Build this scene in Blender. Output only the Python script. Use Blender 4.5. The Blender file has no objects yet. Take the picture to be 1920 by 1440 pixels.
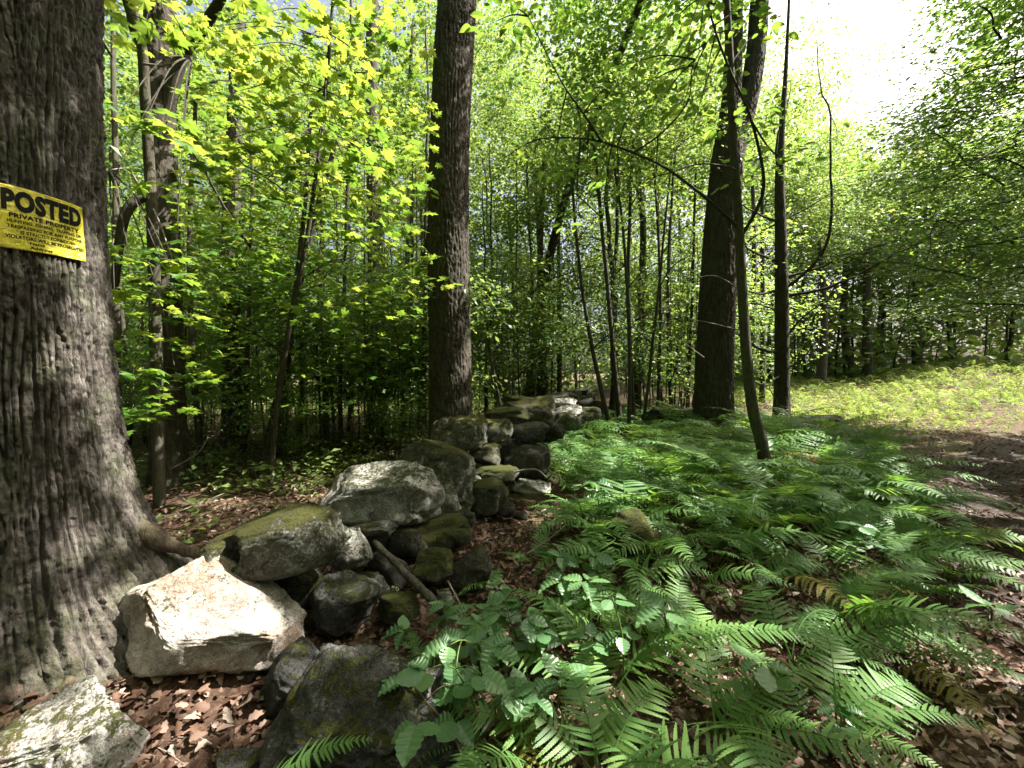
import bpy, bmesh, math, random
import numpy as np
from mathutils import Vector, Matrix

# ------------------------------------------------------------------ camera, sky, sun, exposure
scene = bpy.context.scene
C = scene.collection
FPX, CAMZ, PITCH = 760.0, 1.5, math.atan(20 / 760.0)
cam_data = bpy.data.cameras.new('camera')
cam_data.sensor_width = 36.0
cam_data.lens = 36.0 * FPX / 1920.0
cam_data.clip_start, cam_data.clip_end = 0.02, 2000.0
cam = bpy.data.objects.new('camera', cam_data)
cam.location = (0, 0, CAMZ)
cam.rotation_euler = (math.radians(90) - PITCH, 0, 0)
C.objects.link(cam)
scene.camera = cam

SUN_AZ, SUN_EL = math.radians(84), math.radians(53)
SUN = np.array([math.sin(SUN_AZ) * math.cos(SUN_EL), math.cos(SUN_AZ) * math.cos(SUN_EL), math.sin(SUN_EL)])
world = bpy.data.worlds.new('World')
scene.world = world
world.use_nodes = True
wn = world.node_tree
wn.nodes.clear()
sky = wn.nodes.new('ShaderNodeTexSky')
sky.sky_type = 'NISHITA'
sky.sun_disc = False
sky.sun_elevation = SUN_EL
sky.sun_rotation = SUN_AZ
sky.air_density, sky.dust_density, sky.ozone_density = 0.5, 8.0, 0.2
bg = wn.nodes.new('ShaderNodeBackground')
bg.inputs[1].default_value = 0.10
wo = wn.nodes.new('ShaderNodeOutputWorld')
wn.links.new(sky.outputs[0], bg.inputs[0])
wn.links.new(bg.outputs[0], wo.inputs[0])

sl = bpy.data.lights.new('sun', 'SUN')
sl.energy, sl.angle, sl.color = 5.0, math.radians(0.45), (1.0, 0.95, 0.86)
so = bpy.data.objects.new('sun', sl)
so.location = tuple(SUN * 60)
so.rotation_euler = Vector(-SUN).to_track_quat('-Z', 'Y').to_euler()
C.objects.link(so)

vs = scene.view_settings
vs.view_transform = 'Standard'
vs.look = 'None'
vs.exposure = 2.25
vs.gamma = 1.0
vs.use_curve_mapping = False
scene.render.engine = 'CYCLES'
cy = scene.cycles
cy.max_bounces, cy.diffuse_bounces, cy.glossy_bounces = 6, 4, 2
cy.transmission_bounces, cy.transparent_max_bounces = 4, 4
cy.use_denoising = True
cy.caustics_reflective = cy.caustics_refractive = False
cy.sample_clamp_indirect = 6.0

rng = np.random.default_rng(7)
random.seed(7)


# ------------------------------------------------------------------ numeric helpers
def P(px, py, d):
    """point at world depth y=d behind a picture position of the 1920x1440 photo"""
    u, v = (px - 960) / FPX, (720 - py) / FPX
    cp, sp = math.cos(PITCH), math.sin(PITCH)
    r = np.array([u, v * sp + cp, v * cp - sp])
    return np.array([0, 0, CAMZ]) + r * (d / r[1])


def proj(p):
    cp, sp = math.cos(PITCH), math.sin(PITCH)
    x, y, z = p[0], p[1], p[2] - CAMZ
    f, u = y * cp - z * sp, y * sp + z * cp
    return 960 + FPX * x / f, 720 - FPX * u / f


def hash3(ix, iy, iz, seed):
    h = (ix.astype(np.int64) * 374761393 + iy.astype(np.int64) * 668265263 + iz.astype(np.int64) * 2147483647 + seed * 974634777) & 0xFFFFFFFF
    h = ((h ^ (h >> 13)) * 1274126177) & 0xFFFFFFFF
    h = ((h ^ (h >> 16)) * 2246822519) & 0xFFFFFFFF
    return ((h ^ (h >> 15)) & 0xFFFFFF) / float(0xFFFFFF)


def vnoise(p, seed=0):
    p = np.asarray(p, float)
    i = np.floor(p).astype(np.int64)
    f = p - i
    f = f * f * (3 - 2 * f)
    r = 0
    for a in (0, 1):
        for b in (0, 1):
            for c in (0, 1):
                w = (f[:, 0] if a else 1 - f[:, 0]) * (f[:, 1] if b else 1 - f[:, 1]) * (f[:, 2] if c else 1 - f[:, 2])
                r = r + w * hash3(i[:, 0] + a, i[:, 1] + b, i[:, 2] + c, seed)
    return r * 2 - 1


def fbm(p, seed=0, octs=4, gain=0.5):
    p = np.asarray(p, float)
    r, a = 0, 1.0
    for o in range(octs):
        r = r + a * vnoise(p * (2.03 ** o) + o * 17.3, seed + o)
        a *= gain
    return r


def sstep(a, b, x):
    t = np.clip((x - a) / (b - a), 0, 1)
    return t * t * (3 - 2 * t)


def norm(v):
    return v / np.maximum(np.linalg.norm(v, axis=-1, keepdims=True), 1e-9)


WALL = np.array([(-3.2, .3), (-2.2, 1.1), (-1.5, 1.9), (-1.05, 2.9), (-.6, 3.8), (-.15, 4.6), (.25, 6), (1.1, 8.5), (2.2, 12), (3.6, 17)])


def seg_dist(x, y, line):
    d = np.full(np.shape(x), 1e9)
    for (ax, ay), (bx, by) in zip(line[:-1], line[1:]):
        t = np.clip(((x - ax) * (bx - ax) + (y - ay) * (by - ay)) / ((bx - ax) ** 2 + (by - ay) ** 2), 0, 1)
        d = np.minimum(d, np.hypot(x - ax - t * (bx - ax), y - ay - t * (by - ay)))
    return d


PATH = np.array([(2.0, -1.0), (2.25, .8), (2.5, 1.6), (2.95, 2.3), (3.9, 3.3), (5.2, 4.5), (7.0, 6.0), (9.7, 7.7), (13.5, 8.9), (20, 10)])
TRUNK0 = np.array([-2.348, 1.867])


def hgt(x, y):
    x, y = np.asarray(x, float), np.asarray(y, float)
    s = sstep(0.0, 4.0, x - 0.12 * y)
    z = .06 * np.clip(y - 3.5, 0, 14) * s + .05 * np.clip(x - 10, 0, 14) * sstep(4, 12, y)
    z = z + .14 * np.exp(-(seg_dist(x, y, WALL) / .55) ** 2)
    z = z + .22 * np.exp(-(((x - TRUNK0[0]) ** 2 + (y - TRUNK0[1]) ** 2) / .5))
    z = z + .55 * np.exp(-((x - 19) / 5.) ** 2 - ((y - 16) / 3.) ** 2)
    z = z - .05 * np.exp(-(seg_dist(x, y, PATH) / .6) ** 2)
    q = np.stack([x.ravel(), y.ravel(), 0 * x.ravel()], 1)
    n = .10 * vnoise(q * .45, 3) + .035 * vnoise(q * 1.7, 4) + .012 * vnoise(q * 6.1, 5)
    return z + n.reshape(x.shape)


def G(px, py, lift=0.0):
    """ground point seen at a picture position"""
    a, b = 0.3, 60.0
    ds = np.geomspace(a, b, 500)
    pts = np.array([P(px, py, d) for d in ds])
    below = pts[:, 2] < hgt(pts[:, 0], pts[:, 1])
    k = int(np.argmax(below)) if below.any() else len(ds) - 1
    p = pts[k].copy()
    p[2] = float(hgt(p[0], p[1])) + lift
    return p


# ------------------------------------------------------------------ mesh helpers
def mesh_np(name, V, T, mat=None, smooth=True, rnd=None, attrs=None):
    V = np.asarray(V, np.float32)
    T = np.asarray(T, np.int32)
    me = bpy.data.meshes.new(name)
    me.vertices.add(len(V))
    me.vertices.foreach_set('co', V.ravel())
    me.loops.add(T.size)
    me.loops.foreach_set('vertex_index', T.ravel())
    me.polygons.add(len(T))
    me.polygons.foreach_set('loop_start', np.arange(0, T.size, T.shape[1], dtype=np.int32))
    try:
        me.polygons.foreach_set('loop_total', np.full(len(T), T.shape[1], dtype=np.int32))
    except Exception:
        pass
    me.polygons.foreach_set('use_smooth', np.full(len(T), smooth, dtype=bool))
    al = dict(attrs or {})
    if rnd is not None:
        al['rnd'] = rnd
    for k, v in al.items():
        at = me.attributes.new(k, 'FLOAT', 'POINT')
        at.data.foreach_set('value', np.asarray(v, np.float32))
    me.update()
    me.validate()
    if mat is not None:
        me.materials.append(mat)
    return me


def link(name, me, parent=None, M=None, loc=None):
    o = bpy.data.objects.new(name, me)
    C.objects.link(o)
    if parent is not None:
        o.parent = parent
    if M is not None:
        o.matrix_basis = M
    elif loc is not None:
        o.location = loc
    return o


def tag(o, label=None, cat=None, group=None, kind=None):
    if label: o['label'] = label
    if cat: o['category'] = cat
    if group: o['group'] = group
    if kind: o['kind'] = kind
    return o


def thing(name, label, cat, loc, group=None):
    o = bpy.data.objects.new(name, None)
    o.empty_display_size = .05
    C.objects.link(o)
    o.location = tuple(float(v) for v in loc)
    return tag(o, label, cat, group)


def tube(pts, rad, sides=8, cap=True):
    pts = np.asarray(pts, float)
    rad = np.broadcast_to(np.asarray(rad, float), (len(pts),))
    tg = norm(np.gradient(pts, axis=0))
    ref = np.array([0.31, 0.95, 0.05]) if abs(tg[:, 2]).mean() > .6 else np.array([0.05, 0.1, 1.0])
    a = norm(np.cross(tg, ref))
    b = np.cross(tg, a)
    th = np.linspace(0, 2 * np.pi, sides, endpoint=False)
    V = (pts[:, None, :] + rad[:, None, None] * (np.cos(th)[None, :, None] * a[:, None, :] + np.sin(th)[None, :, None] * b[:, None, :])).reshape(-1, 3)
    n = len(pts)
    i, j = np.meshgrid(np.arange(n - 1), np.arange(sides), indexing='ij')
    j2 = (j + 1) % sides
    q = [i * sides + j, i * sides + j2, (i + 1) * sides + j2, (i + 1) * sides + j]
    T = np.concatenate([np.stack([q[0], q[1], q[2]], -1).reshape(-1, 3), np.stack([q[0], q[2], q[3]], -1).reshape(-1, 3)])
    if cap:
        V = np.vstack([V, pts[0], pts[-1]])
        k = np.arange(sides)
        T = np.vstack([T, np.stack([(k + 1) % sides, k, np.full(sides, len(V) - 2)], 1),
                       np.stack([(n - 1) * sides + k, (n - 1) * sides + (k + 1) % sides, np.full(sides, len(V) - 1)], 1)])
    return V, T


def join(parts):
    Vs, Ts, o = [], [], 0
    for V, T in parts:
        Vs.append(V)
        Ts.append(T + o)
        o += len(V)
    return np.vstack(Vs), np.vstack(Ts)


def curve(pts, n, ts=None):
    """Catmull-Rom through points"""
    pts = np.asarray(pts, float)
    p = np.vstack([2 * pts[0] - pts[1], pts, 2 * pts[-1] - pts[-2]])
    t = (np.linspace(0, 1, n) if ts is None else np.asarray(ts)) * (len(pts) - 1 - 1e-6)
    i = t.astype(int)
    f = (t - i)[:, None]
    p0, p1, p2, p3 = p[i], p[i + 1], p[i + 2], p[i + 3]
    return .5 * ((2 * p1) + (-p0 + p2) * f + (2 * p0 - 5 * p1 + 4 * p2 - p3) * f ** 2 + (-p0 + 3 * p1 - 3 * p2 + p3) * f ** 3)


def batch(tv, tt, pos, nrm, head, size, seed=0):
    """many copies of one leaf template -> V, T, per-vertex random"""
    pos = np.asarray(pos, float)
    n = norm(np.asarray(nrm, float))
    h = np.asarray(head, float)
    h = norm(h - (h * n).sum(-1, keepdims=True) * n)
    s = np.cross(h, n)
    sz = np.broadcast_to(np.asarray(size, float), (len(pos),))
    V = pos[:, None, :] + sz[:, None, None] * (tv[None, :, 0:1] * s[:, None, :] + tv[None, :, 1:2] * h[:, None, :] + tv[None, :, 2:3] * n[:, None, :])
    k = len(tv)
    T = tt[None] + (np.arange(len(pos)) * k)[:, None, None]
    r = np.repeat(np.random.default_rng(seed).random(len(pos)), k)
    return V.reshape(-1, 3), T.reshape(-1, tt.shape[1]), r


def frame(pos, n, h, size):
    n = norm(np.asarray(n, float)); h = np.asarray(h, float)
    h = norm(h - np.dot(h, n) * n)
    s = np.cross(h, n)
    M = Matrix.Identity(4)
    for r in range(3):
        M[r][0], M[r][1], M[r][2], M[r][3] = s[r] * size, h[r] * size, n[r] * size, pos[r]
    return M


# ------------------------------------------------------------------ materials
def new_mat(name):
    m = bpy.data.materials.new(name)
    m.use_nodes = True
    nt = m.node_tree
    nt.nodes.clear()
    out = nt.nodes.new('ShaderNodeOutputMaterial')
    return m, nt, out


class NT:
    def __init__(s, nt): s.nt = nt
    def n(s, t, **k):
        nd = s.nt.nodes.new(t)
        for a, b in k.items():
            setattr(nd, a, b)
        return nd
    def l(s, a, b): s.nt.links.new(a, b)
    def noise(s, co, scale, detail=5, rough=.6, dist=0.0):
        nd = s.n('ShaderNodeTexNoise')
        nd.inputs['Scale'].default_value = scale
        nd.inputs['Detail'].default_value = detail
        nd.inputs['Roughness'].default_value = rough
        nd.inputs['Distortion'].default_value = dist
        s.l(co, nd.inputs['Vector'])
        return nd.outputs[0]
    def ramp(s, f, stops):
        nd = s.n('ShaderNodeValToRGB')
        el = nd.color_ramp.elements
        while len(el) < len(stops): el.new(.5)
        for e, (p, c) in zip(el, stops):
            e.position = p
            e.color = (*c, 1) if not isinstance(c, (int, float)) else (c, c, c, 1)
        s.l(f, nd.inputs[0])
        return nd.outputs[0]
    def mix(s, f, a, b, mode='MIX'):
        nd = s.n('ShaderNodeMix', data_type='RGBA', blend_type=mode)
        for v, i in ((f, 0), (a, 6), (b, 7)):
            if isinstance(v, (int, float)): nd.inputs[i].default_value = v
            elif isinstance(v, tuple): nd.inputs[i].default_value = (*v, 1)
            else: s.l(v, nd.inputs[i])
        return nd.outputs[2]
    def math(s, op, a, b=0.0):
        nd = s.n('ShaderNodeMath', operation=op)
        for v, i in ((a, 0), (b, 1)):
            if isinstance(v, (int, float)): nd.inputs[i].default_value = v
            else: s.l(v, nd.inputs[i])
        return nd.outputs[0]
    def bump(s, h, strength, dist, prev=None):
        nd = s.n('ShaderNodeBump')
        nd.inputs['Strength'].default_value = strength
        nd.inputs['Distance'].default_value = dist
        s.l(h, nd.inputs['Height'])
        if prev is not None: s.l(prev, nd.inputs['Normal'])
        return nd.outputs[0]
    def bsdf(s, col, rough, normal=None, spec=.3):
        b = s.n('ShaderNodeBsdfPrincipled')
        if isinstance(col, tuple): b.inputs['Base Color'].default_value = (*col, 1)
        else: s.l(col, b.inputs['Base Color'])
        if isinstance(rough, (int, float)): b.inputs['Roughness'].default_value = rough
        else: s.l(rough, b.inputs['Roughness'])
        b.inputs['Specular IOR Level'].default_value = spec
        if normal is not None: s.l(normal, b.inputs['Normal'])
        return b.outputs[0]


def leaf_mat(name, cols, tcols, mixf=.45, rough=.45, spec=.35):
    """thin leaf: glossy upper side and light that shines through; cols = (dark, mid, light)"""
    m, nt, out = new_mat(name)
    g = NT(nt)
    at = g.n('ShaderNodeAttribute', attribute_name='rnd')
    oi = g.n('ShaderNodeObjectInfo')
    f = g.math('FRACT', g.math('ADD', at.outputs['Fac'], g.math('MULTIPLY', oi.outputs['Random'], .77)))
    geo = g.n('ShaderNodeNewGeometry')
    big = g.noise(geo.outputs['Position'], .55, 2)
    f = g.math('ADD', g.math('MULTIPLY', f, .62), g.math('SUBTRACT', g.math('MULTIPLY', big, .8), .22))
    c = g.ramp(f, [(0, cols[0]), (.5, cols[1]), (1, cols[2])])
    t = g.ramp(f, [(0, tcols[0]), (.5, tcols[1]), (1, tcols[2])])
    b = g.bsdf(c, rough, None, spec)
    tr = g.n('ShaderNodeBsdfTranslucent')
    g.l(t, tr.inputs[0])
    mx = g.n('ShaderNodeMixShader')
    mx.inputs[0].default_value = mixf
    g.l(b, mx.inputs[1]); g.l(tr.outputs[0], mx.inputs[2])
    g.l(mx.outputs[0], out.inputs[0])
    return m


M_MAPLE = leaf_mat('maple_leaf', [(.035, .10, .014), (.06, .14, .018), (.10, .17, .022)], [(.10, .22, .025), (.24, .37, .04), (.52, .57, .075)], .46)
M_BEECH = leaf_mat('beech_leaf', [(.035, .09, .014), (.055, .12, .018), (.085, .15, .02)], [(.10, .24, .025), (.19, .34, .04), (.36, .46, .065)], .46)
M_FAR = leaf_mat('forest_leaf', [(.035, .085, .025), (.06, .12, .03), (.11, .155, .035)], [(.09, .20, .04), (.22, .33, .06), (.46, .50, .10)], .47)
M_CANOPY = leaf_mat('canopy_leaf', [(.03, .075, .018), (.045, .10, .02), (.07, .13, .025)], [(.12, .26, .03), (.18, .34, .03), (.26, .40, .04)], .42)
M_FERN = leaf_mat('fern_frond', [(.05, .12, .032), (.088, .19, .048), (.15, .245, .062)], [(.15, .33, .04), (.26, .47, .06), (.42, .57, .08)], .36, .5, .4)
M_FERN_OLD = leaf_mat('yellowing_frond', [(.13, .13, .03), (.20, .18, .04), (.24, .17, .05)], [(.28, .28, .04), (.38, .36, .05), (.40, .32, .06)], .3, .6, .25)
M_HERB = leaf_mat('herb_leaf', [(.06, .135, .055), (.085, .175, .07), (.115, .21, .08)], [(.12, .30, .06), (.18, .38, .07), (.26, .45, .08)], .3, .36, .6)
M_GRASS = leaf_mat('meadow_leaf', [(.065, .115, .03), (.10, .15, .04), (.15, .19, .06)], [(.20, .31, .05), (.30, .39, .08), (.42, .47, .13)], .4, .5)


def litter_mat():
    m, nt, out = new_mat('dead_leaf')
    g = NT(nt)
    at = g.n('ShaderNodeAttribute', attribute_name='rnd')
    geo = g.n('ShaderNodeNewGeometry')
    nz = g.noise(geo.outputs['Position'], 60, 3)
    c = g.ramp(at.outputs['Fac'], [(0, (.045, .026, .018)), (.3, (.105, .058, .038)), (.6, (.18, .11, .078)), (.85, (.28, .20, .155)), (1, (.38, .32, .27))])
    c = g.mix(g.math('MULTIPLY', nz, .5), c, (.09, .045, .03))
    b = g.bsdf(c, .6, None, .25)
    tr = g.n('ShaderNodeBsdfTranslucent')
    g.l(c, tr.inputs[0])
    mx = g.n('ShaderNodeMixShader'); mx.inputs[0].default_value = .2
    g.l(b, mx.inputs[1]); g.l(tr.outputs[0], mx.inputs[2]); g.l(mx.outputs[0], out.inputs[0])
    return m


def ground_mat(name, stops, green=.0):
    m, nt, out = new_mat(name)
    g = NT(nt)
    geo = g.n('ShaderNodeNewGeometry')
    p = geo.outputs['Position']
    fine = g.noise(p, 38, 6, .7, .6)
    c = g.ramp(fine, stops)
    vor = g.n('ShaderNodeTexVoronoi', feature='F1')
    vor.inputs['Scale'].default_value = 22
    vor.inputs['Randomness'].default_value = 1
    g.l(p, vor.inputs['Vector'])
    cell = g.ramp(vor.outputs['Color'], [(0, .45), (1, 1.25)])
    c = g.mix(.7, c, cell, 'MULTIPLY')
    if green:
        gm = g.ramp(g.noise(p, .9, 5, .65), [(.45, 0.), (.62, 1.)])
        c = g.mix(g.math('MULTIPLY', gm, green), c, (.07, .11, .025))
    nb = g.bump(fine, .9, .03)
    nb = g.bump(vor.outputs['Distance'], .6, .02, nb)
    g.l(g.bsdf(c, .85, nb, .15), out.inputs[0])
    return m


M_LITTER = litter_mat()
M_GROUND = ground_mat('forest_floor', [(.25, (.03, .017, .011)), (.5, (.085, .05, .033)), (.75, (.17, .11, .08))], .5)
M_PATH = ground_mat('trodden_soil', [(.25, (.022, .017, .013)), (.5, (.06, .046, .038)), (.75, (.15, .118, .10))])


def rock_mat(name, dark, mid, pale, moss=.5, lichen=.4, mosscol=(.07, .085, .012), warm=None):
    m, nt, out = new_mat(name)
    g = NT(nt)
    tc = g.n('ShaderNodeTexCoord')
    p = tc.outputs['Object']
    oi = g.n('ShaderNodeObjectInfo')
    vm = g.n('ShaderNodeVectorMath', operation='ADD')
    sc = g.n('ShaderNodeVectorMath', operation='SCALE')
    g.l(oi.outputs['Location'], sc.inputs[0]); sc.inputs['Scale'].default_value = 3.7
    g.l(p, vm.inputs[0]); g.l(sc.outputs[0], vm.inputs[1])
    p = vm.outputs[0]
    n1 = g.noise(p, 4.5, 8, .65, .7)
    n2 = g.noise(p, 34, 6, .75)
    c = g.ramp(n1, [(.3, dark), (.5, mid), (.7, pale)])
    if warm is not None:
        wmask = g.ramp(g.noise(p, 3.1, 4, .6, .4), [(.5, 0.), (.62, 1.)])
        c = g.mix(g.math('MULTIPLY', wmask, .75), c, warm)
    grain = g.ramp(n2, [(.3, .5), (.55, 1.0), (.75, 1.3)])
    c = g.mix(.85, c, grain, 'MULTIPLY')
    n3 = g.noise(p, 150, 3, .7)
    c = g.mix(.7, c, g.ramp(n3, [(.38, .45), (.5, 1.0), (.64, 1.5)]), 'MULTIPLY')
    lm = g.ramp(g.math('ADD', g.noise(p, 8, 8, .8, .3), g.math('MULTIPLY', g.math('SUBTRACT', g.noise(p, 60, 3, .8), .5), .35)), [(.52, 0.), (.58, 1.)])
    c = g.mix(g.math('MULTIPLY', lm, lichen), c, (.40, .44, .38))
    geo = g.n('ShaderNodeNewGeometry')
    sx = g.n('ShaderNodeSeparateXYZ'); g.l(geo.outputs['Normal'], sx.inputs[0])
    up = g.math('MULTIPLY', g.math('ADD', sx.outputs[2], .55), .5)
    mm = g.math('ADD', g.math('MULTIPLY', up, .38), g.math('MULTIPLY', g.noise(p, 7.5, 8, .78, .2), .9))
    mm = g.math('ADD', mm, g.math('MULTIPLY', g.math('SUBTRACT', g.noise(p, 55, 4, .8), .5), .75))
    mm = g.ramp(mm, [(max(0., .90 - .36 * moss), 0.), (min(1., .99 - .36 * moss), 1.)])
    mv = g.ramp(g.noise(p, 110, 5, .8), [(.3, tuple(v * .45 for v in mosscol)), (.7, tuple(v * 1.7 for v in mosscol))])
    c = g.mix(mm, c, mv)
    nb = g.bump(n1, .8, .05)
    nb = g.bump(n2, .8, .014, nb)
    nb = g.bump(n3, .6, .004, nb)
    nb = g.bump(g.math('MULTIPLY', mm, g.math('ADD', g.noise(p, 120, 4, .8), .4)), 1.0, .018, nb)
    g.l(g.bsdf(c, .85, nb, .2), out.inputs[0])
    return m


M_ROCK_WHITE = rock_mat('pale_granite', (.17, .147, .125), (.36, .315, .28), (.56, .51, .47), .26, .5, (.085, .085, .015), (.22, .145, .095))
M_ROCK_CORNER = rock_mat('mossy_pale_granite', (.16, .147, .127), (.33, .31, .28), (.50, .475, .44), .55, .5, (.075, .08, .016), (.22, .16, .11))
M_ROCK_GREY = rock_mat('grey_granite', (.10, .094, .078), (.215, .203, .18), (.42, .40, .37), .52, .55, (.055, .06, .015))
M_ROCK_MOSS = rock_mat('mossy_granite', (.045, .043, .033), (.085, .08, .062), (.15, .145, .115), 1.0, .25, (.05, .056, .012))
M_ROCK_LICH = rock_mat('lichened_granite', (.06, .058, .046), (.105, .10, .082), (.18, .175, .15), .82, .4, (.062, .064, .015))
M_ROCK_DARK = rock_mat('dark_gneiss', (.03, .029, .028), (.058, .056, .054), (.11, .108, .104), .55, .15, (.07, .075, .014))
M_ROCK_SHADE = rock_mat('shade_dark_stone', (.022, .02, .017), (.042, .038, .032), (.075, .07, .06), .6, .1, (.035, .04, .009))  # shade of the gaps put into the fill stones' colour; also low dark rocks


def bark_mat(name, c1, c2, c3, lich=(.13, .14, .07), lichen=.4, scale=1.0, geo_ridge=False, moss=0.0):
    m, nt, out = new_mat(name)
    g = NT(nt)
    tc = g.n('ShaderNodeTexCoord')
    mp = g.n('ShaderNodeMapping')
    mp.inputs['Scale'].default_value = (1, 1, .16)
    g.l(tc.outputs['Object'], mp.inputs[0])
    p = mp.outputs[0]
    n1 = g.noise(p, 26 * scale, 6, .65, .5)
    n2 = g.noise(tc.outputs['Object'], 70 * scale, 5, .7)
    c = g.ramp(n1, [(.3, c1), (.5, c2), (.72, c3)])
    lm = g.ramp(g.noise(tc.outputs['Object'], 5.5, 7, .7), [(.47, 0.), (.62, 1.)])
    fac = g.math('MULTIPLY', lm, lichen)
    if geo_ridge:
        at = g.n('ShaderNodeAttribute', attribute_name='ridge')
        fac = g.math('MULTIPLY', fac, g.ramp(at.outputs['Fac'], [(.25, .15), (.6, 1.)]))
    c = g.mix(fac, c, lich)
    if moss:
        sx = g.n('ShaderNodeSeparateXYZ'); gp = g.n('ShaderNodeNewGeometry')
        g.l(gp.outputs['Position'], sx.inputs[0])
        lo = g.ramp(g.math('ADD', g.math('MULTIPLY', sx.outputs[2], -.8), g.math('ADD', g.noise(tc.outputs['Object'], 7, 6, .7), .0)), [(.05, 0.), (.3, 1.)])
        c = g.mix(g.math('MULTIPLY', lo, moss), c, (.045, .05, .014))
    c = g.mix(.6, c, g.ramp(n2, [(.3, .6), (.7, 1.3)]), 'MULTIPLY')
    nb = g.bump(n1, .9, .03 / scale)
    nb = g.bump(n2, .7, .010 / scale, nb)
    g.l(g.bsdf(c, .88, nb, .15), out.inputs[0])
    return m


M_BARK_BIG = bark_mat('furrowed_bark', (.042, .035, .030), (.088, .076, .067), (.215, .194, .176), (.08, .09, .05), .6, 1.0, True, .22)
M_BARK_MID = bark_mat('dark_rough_bark', (.028, .022, .018), (.058, .049, .04), (.105, .09, .074), (.075, .08, .05), .5, 1.0, True)
M_BARK_THIN = bark_mat('sapling_bark', (.03, .026, .02), (.055, .048, .038), (.09, .08, .065), (.09, .10, .06), .35, 2.0)
M_BARK_GREY = bark_mat('smooth_grey_bark', (.08, .07, .055), (.13, .118, .095), (.19, .175, .145), (.15, .16, .12), .5, 2.0)
M_BARK_SAP = bark_mat('young_mottled_bark', (.04, .034, .026), (.075, .066, .05), (.12, .108, .085), (.11, .12, .075), .5, 1.6)
M_TWIG_PALE = bark_mat('bare_twig', (.16, .13, .11), (.25, .21, .18), (.36, .32, .28), (.2, .2, .17), .3, 3.0)
M_ROOT = bark_mat('root_bark', (.05, .037, .029), (.10, .076, .058), (.17, .13, .105), (.06, .065, .02), .6, 1.6)


def simple_mat(name, col, rough=.6):
    m, nt, out = new_mat(name)
    g = NT(nt)
    tc = g.n('ShaderNodeTexCoord')
    c = g.mix(.5, g.mix(0., col, col), g.ramp(g.noise(tc.outputs['Object'], 30, 4), [(.3, .7), (.7, 1.2)]), 'MULTIPLY')
    g.l(g.bsdf(c, rough), out.inputs[0])
    return m


M_STEM = simple_mat('green_stem', (.10, .16, .03), .5)
M_STEM_BROWN = simple_mat('woody_stem', (.10, .065, .04), .6)

# ------------------------------------------------------------------ leaf shapes
LEAF4 = (np.array([(0, 0, 0), (.30, .42, .06), (0, 1, -.06), (-.30, .42, .06)]), np.array([(0, 1, 2), (0, 2, 3)]))


def oval_leaf(w=.30, n=6, fold=.10, droop=.15, serr=0.0, drip=.0):
    t = np.linspace(0, 1, n + 1)
    V = [(0, y, -droop * y * y) for y in t]
    prof = np.sin(np.pi * t ** .8) ** .8 * w
    prof = np.where(t > .8, prof * (1 - drip * (t - .8) / .2), prof)
    T = []
    for s in (1, -1):
        o = len(V)
        for k in range(1, n):
            ww = prof[k] * (1 + serr * (1 if k % 2 else -1))
            V.append((s * ww, t[k] + .02, fold * ww / w - droop * t[k] ** 2))
        for k in range(n):
            a, b = k, k + 1
            ca = o + k - 1 if k > 0 else None
            cb = o + k if k < n - 1 else None
            if ca is None: T.append((a, cb, b) if s > 0 else (a, b, cb))
            elif cb is None: T.append((a, ca, b) if s > 0 else (a, b, ca))
            else: T += [(a, ca, cb), (a, cb, b)] if s > 0 else [(a, cb, ca), (a, b, cb)]
    return np.array(V, float), np.array(T)


def maple_leaf():
    R = [(0, 0), (.12, -.10), (.30, -.06), (.44, -.02), (.36, .10), (.28, .16), (.42, .26), (.60, .44), (.40, .44), (.24, .42), (.27, .58), (.30, .72), (.14, .68), (0, 1.02)]
    L = [(-x, y) for x, y in R[1:-1]][::-1]
    out = R + L
    V = [(0, .30, .02)] + [(x, y, -.16 * abs(x) - .18 * max(0, y - .3) ** 2 + .03 * math.sin(9 * y + 5 * x)) for x, y in out]
    n = len(out)
    return np.array(V, float), np.array([(0, 1 + k, 1 + (k + 1) % n) for k in range(n)])


MAPLE = maple_leaf()
OVAL = oval_leaf(.27, 6, .06, .12, .0, .2)
OVATE = oval_leaf(.35, 12, .10, .25, .07, .35)
OVATE[0][13:, 2] += .028 * np.where(np.arange(len(OVATE[0]) - 13) % 2 == 0, 1, -1)
DEAD = (np.array([(0, 0, 0), (.22, .25, .16), (.16, .7, .20), (0, 1, .05), (-.16, .7, .16), (-.24, .25, .22), (0, .5, 0.)]),
        np.array([(0, 1, 6), (1, 2, 6), (2, 3, 6), (3, 4, 6), (4, 5, 6), (5, 0, 6)]))

# ------------------------------------------------------------------ the setting: ground and path
def grid_axis(lo, hi, fine_lo, fine_hi, step, grow):
    a = list(np.arange(fine_lo, fine_hi, step))
    s, x = step, fine_hi
    while x < hi:
        a.append(x); s *= grow; x += s
    a.append(hi)
    s, x, b = step, fine_lo - step, []
    while x > lo:
        b.append(x); s *= grow; x -= s
    b.append(lo)
    return np.array(b[::-1] + a)


gx = grid_axis(-900, 900, -4, 6, .075, 1.09)
gy = grid_axis(-300, 900, .5, 8, .075, 1.09)
X, Y = np.meshgrid(gx, gy)
Z = hgt(X, Y)
far = sstep(40, 120, np.hypot(X, Y))
Z = Z * (1 - far)
V = np.stack([X.ravel(), Y.ravel(), Z.ravel()], 1)
nx, ny = len(gx), len(gy)
i, j = np.meshgrid(np.arange(ny - 1), np.arange(nx - 1), indexing='ij')
T = np.stack([i * nx + j, i * nx + j + 1, (i + 1) * nx + j + 1, (i + 1) * nx + j], -1).reshape(-1, 4)
tag(link('ground', mesh_np('ground', V, T, M_GROUND)), kind='structure')

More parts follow.
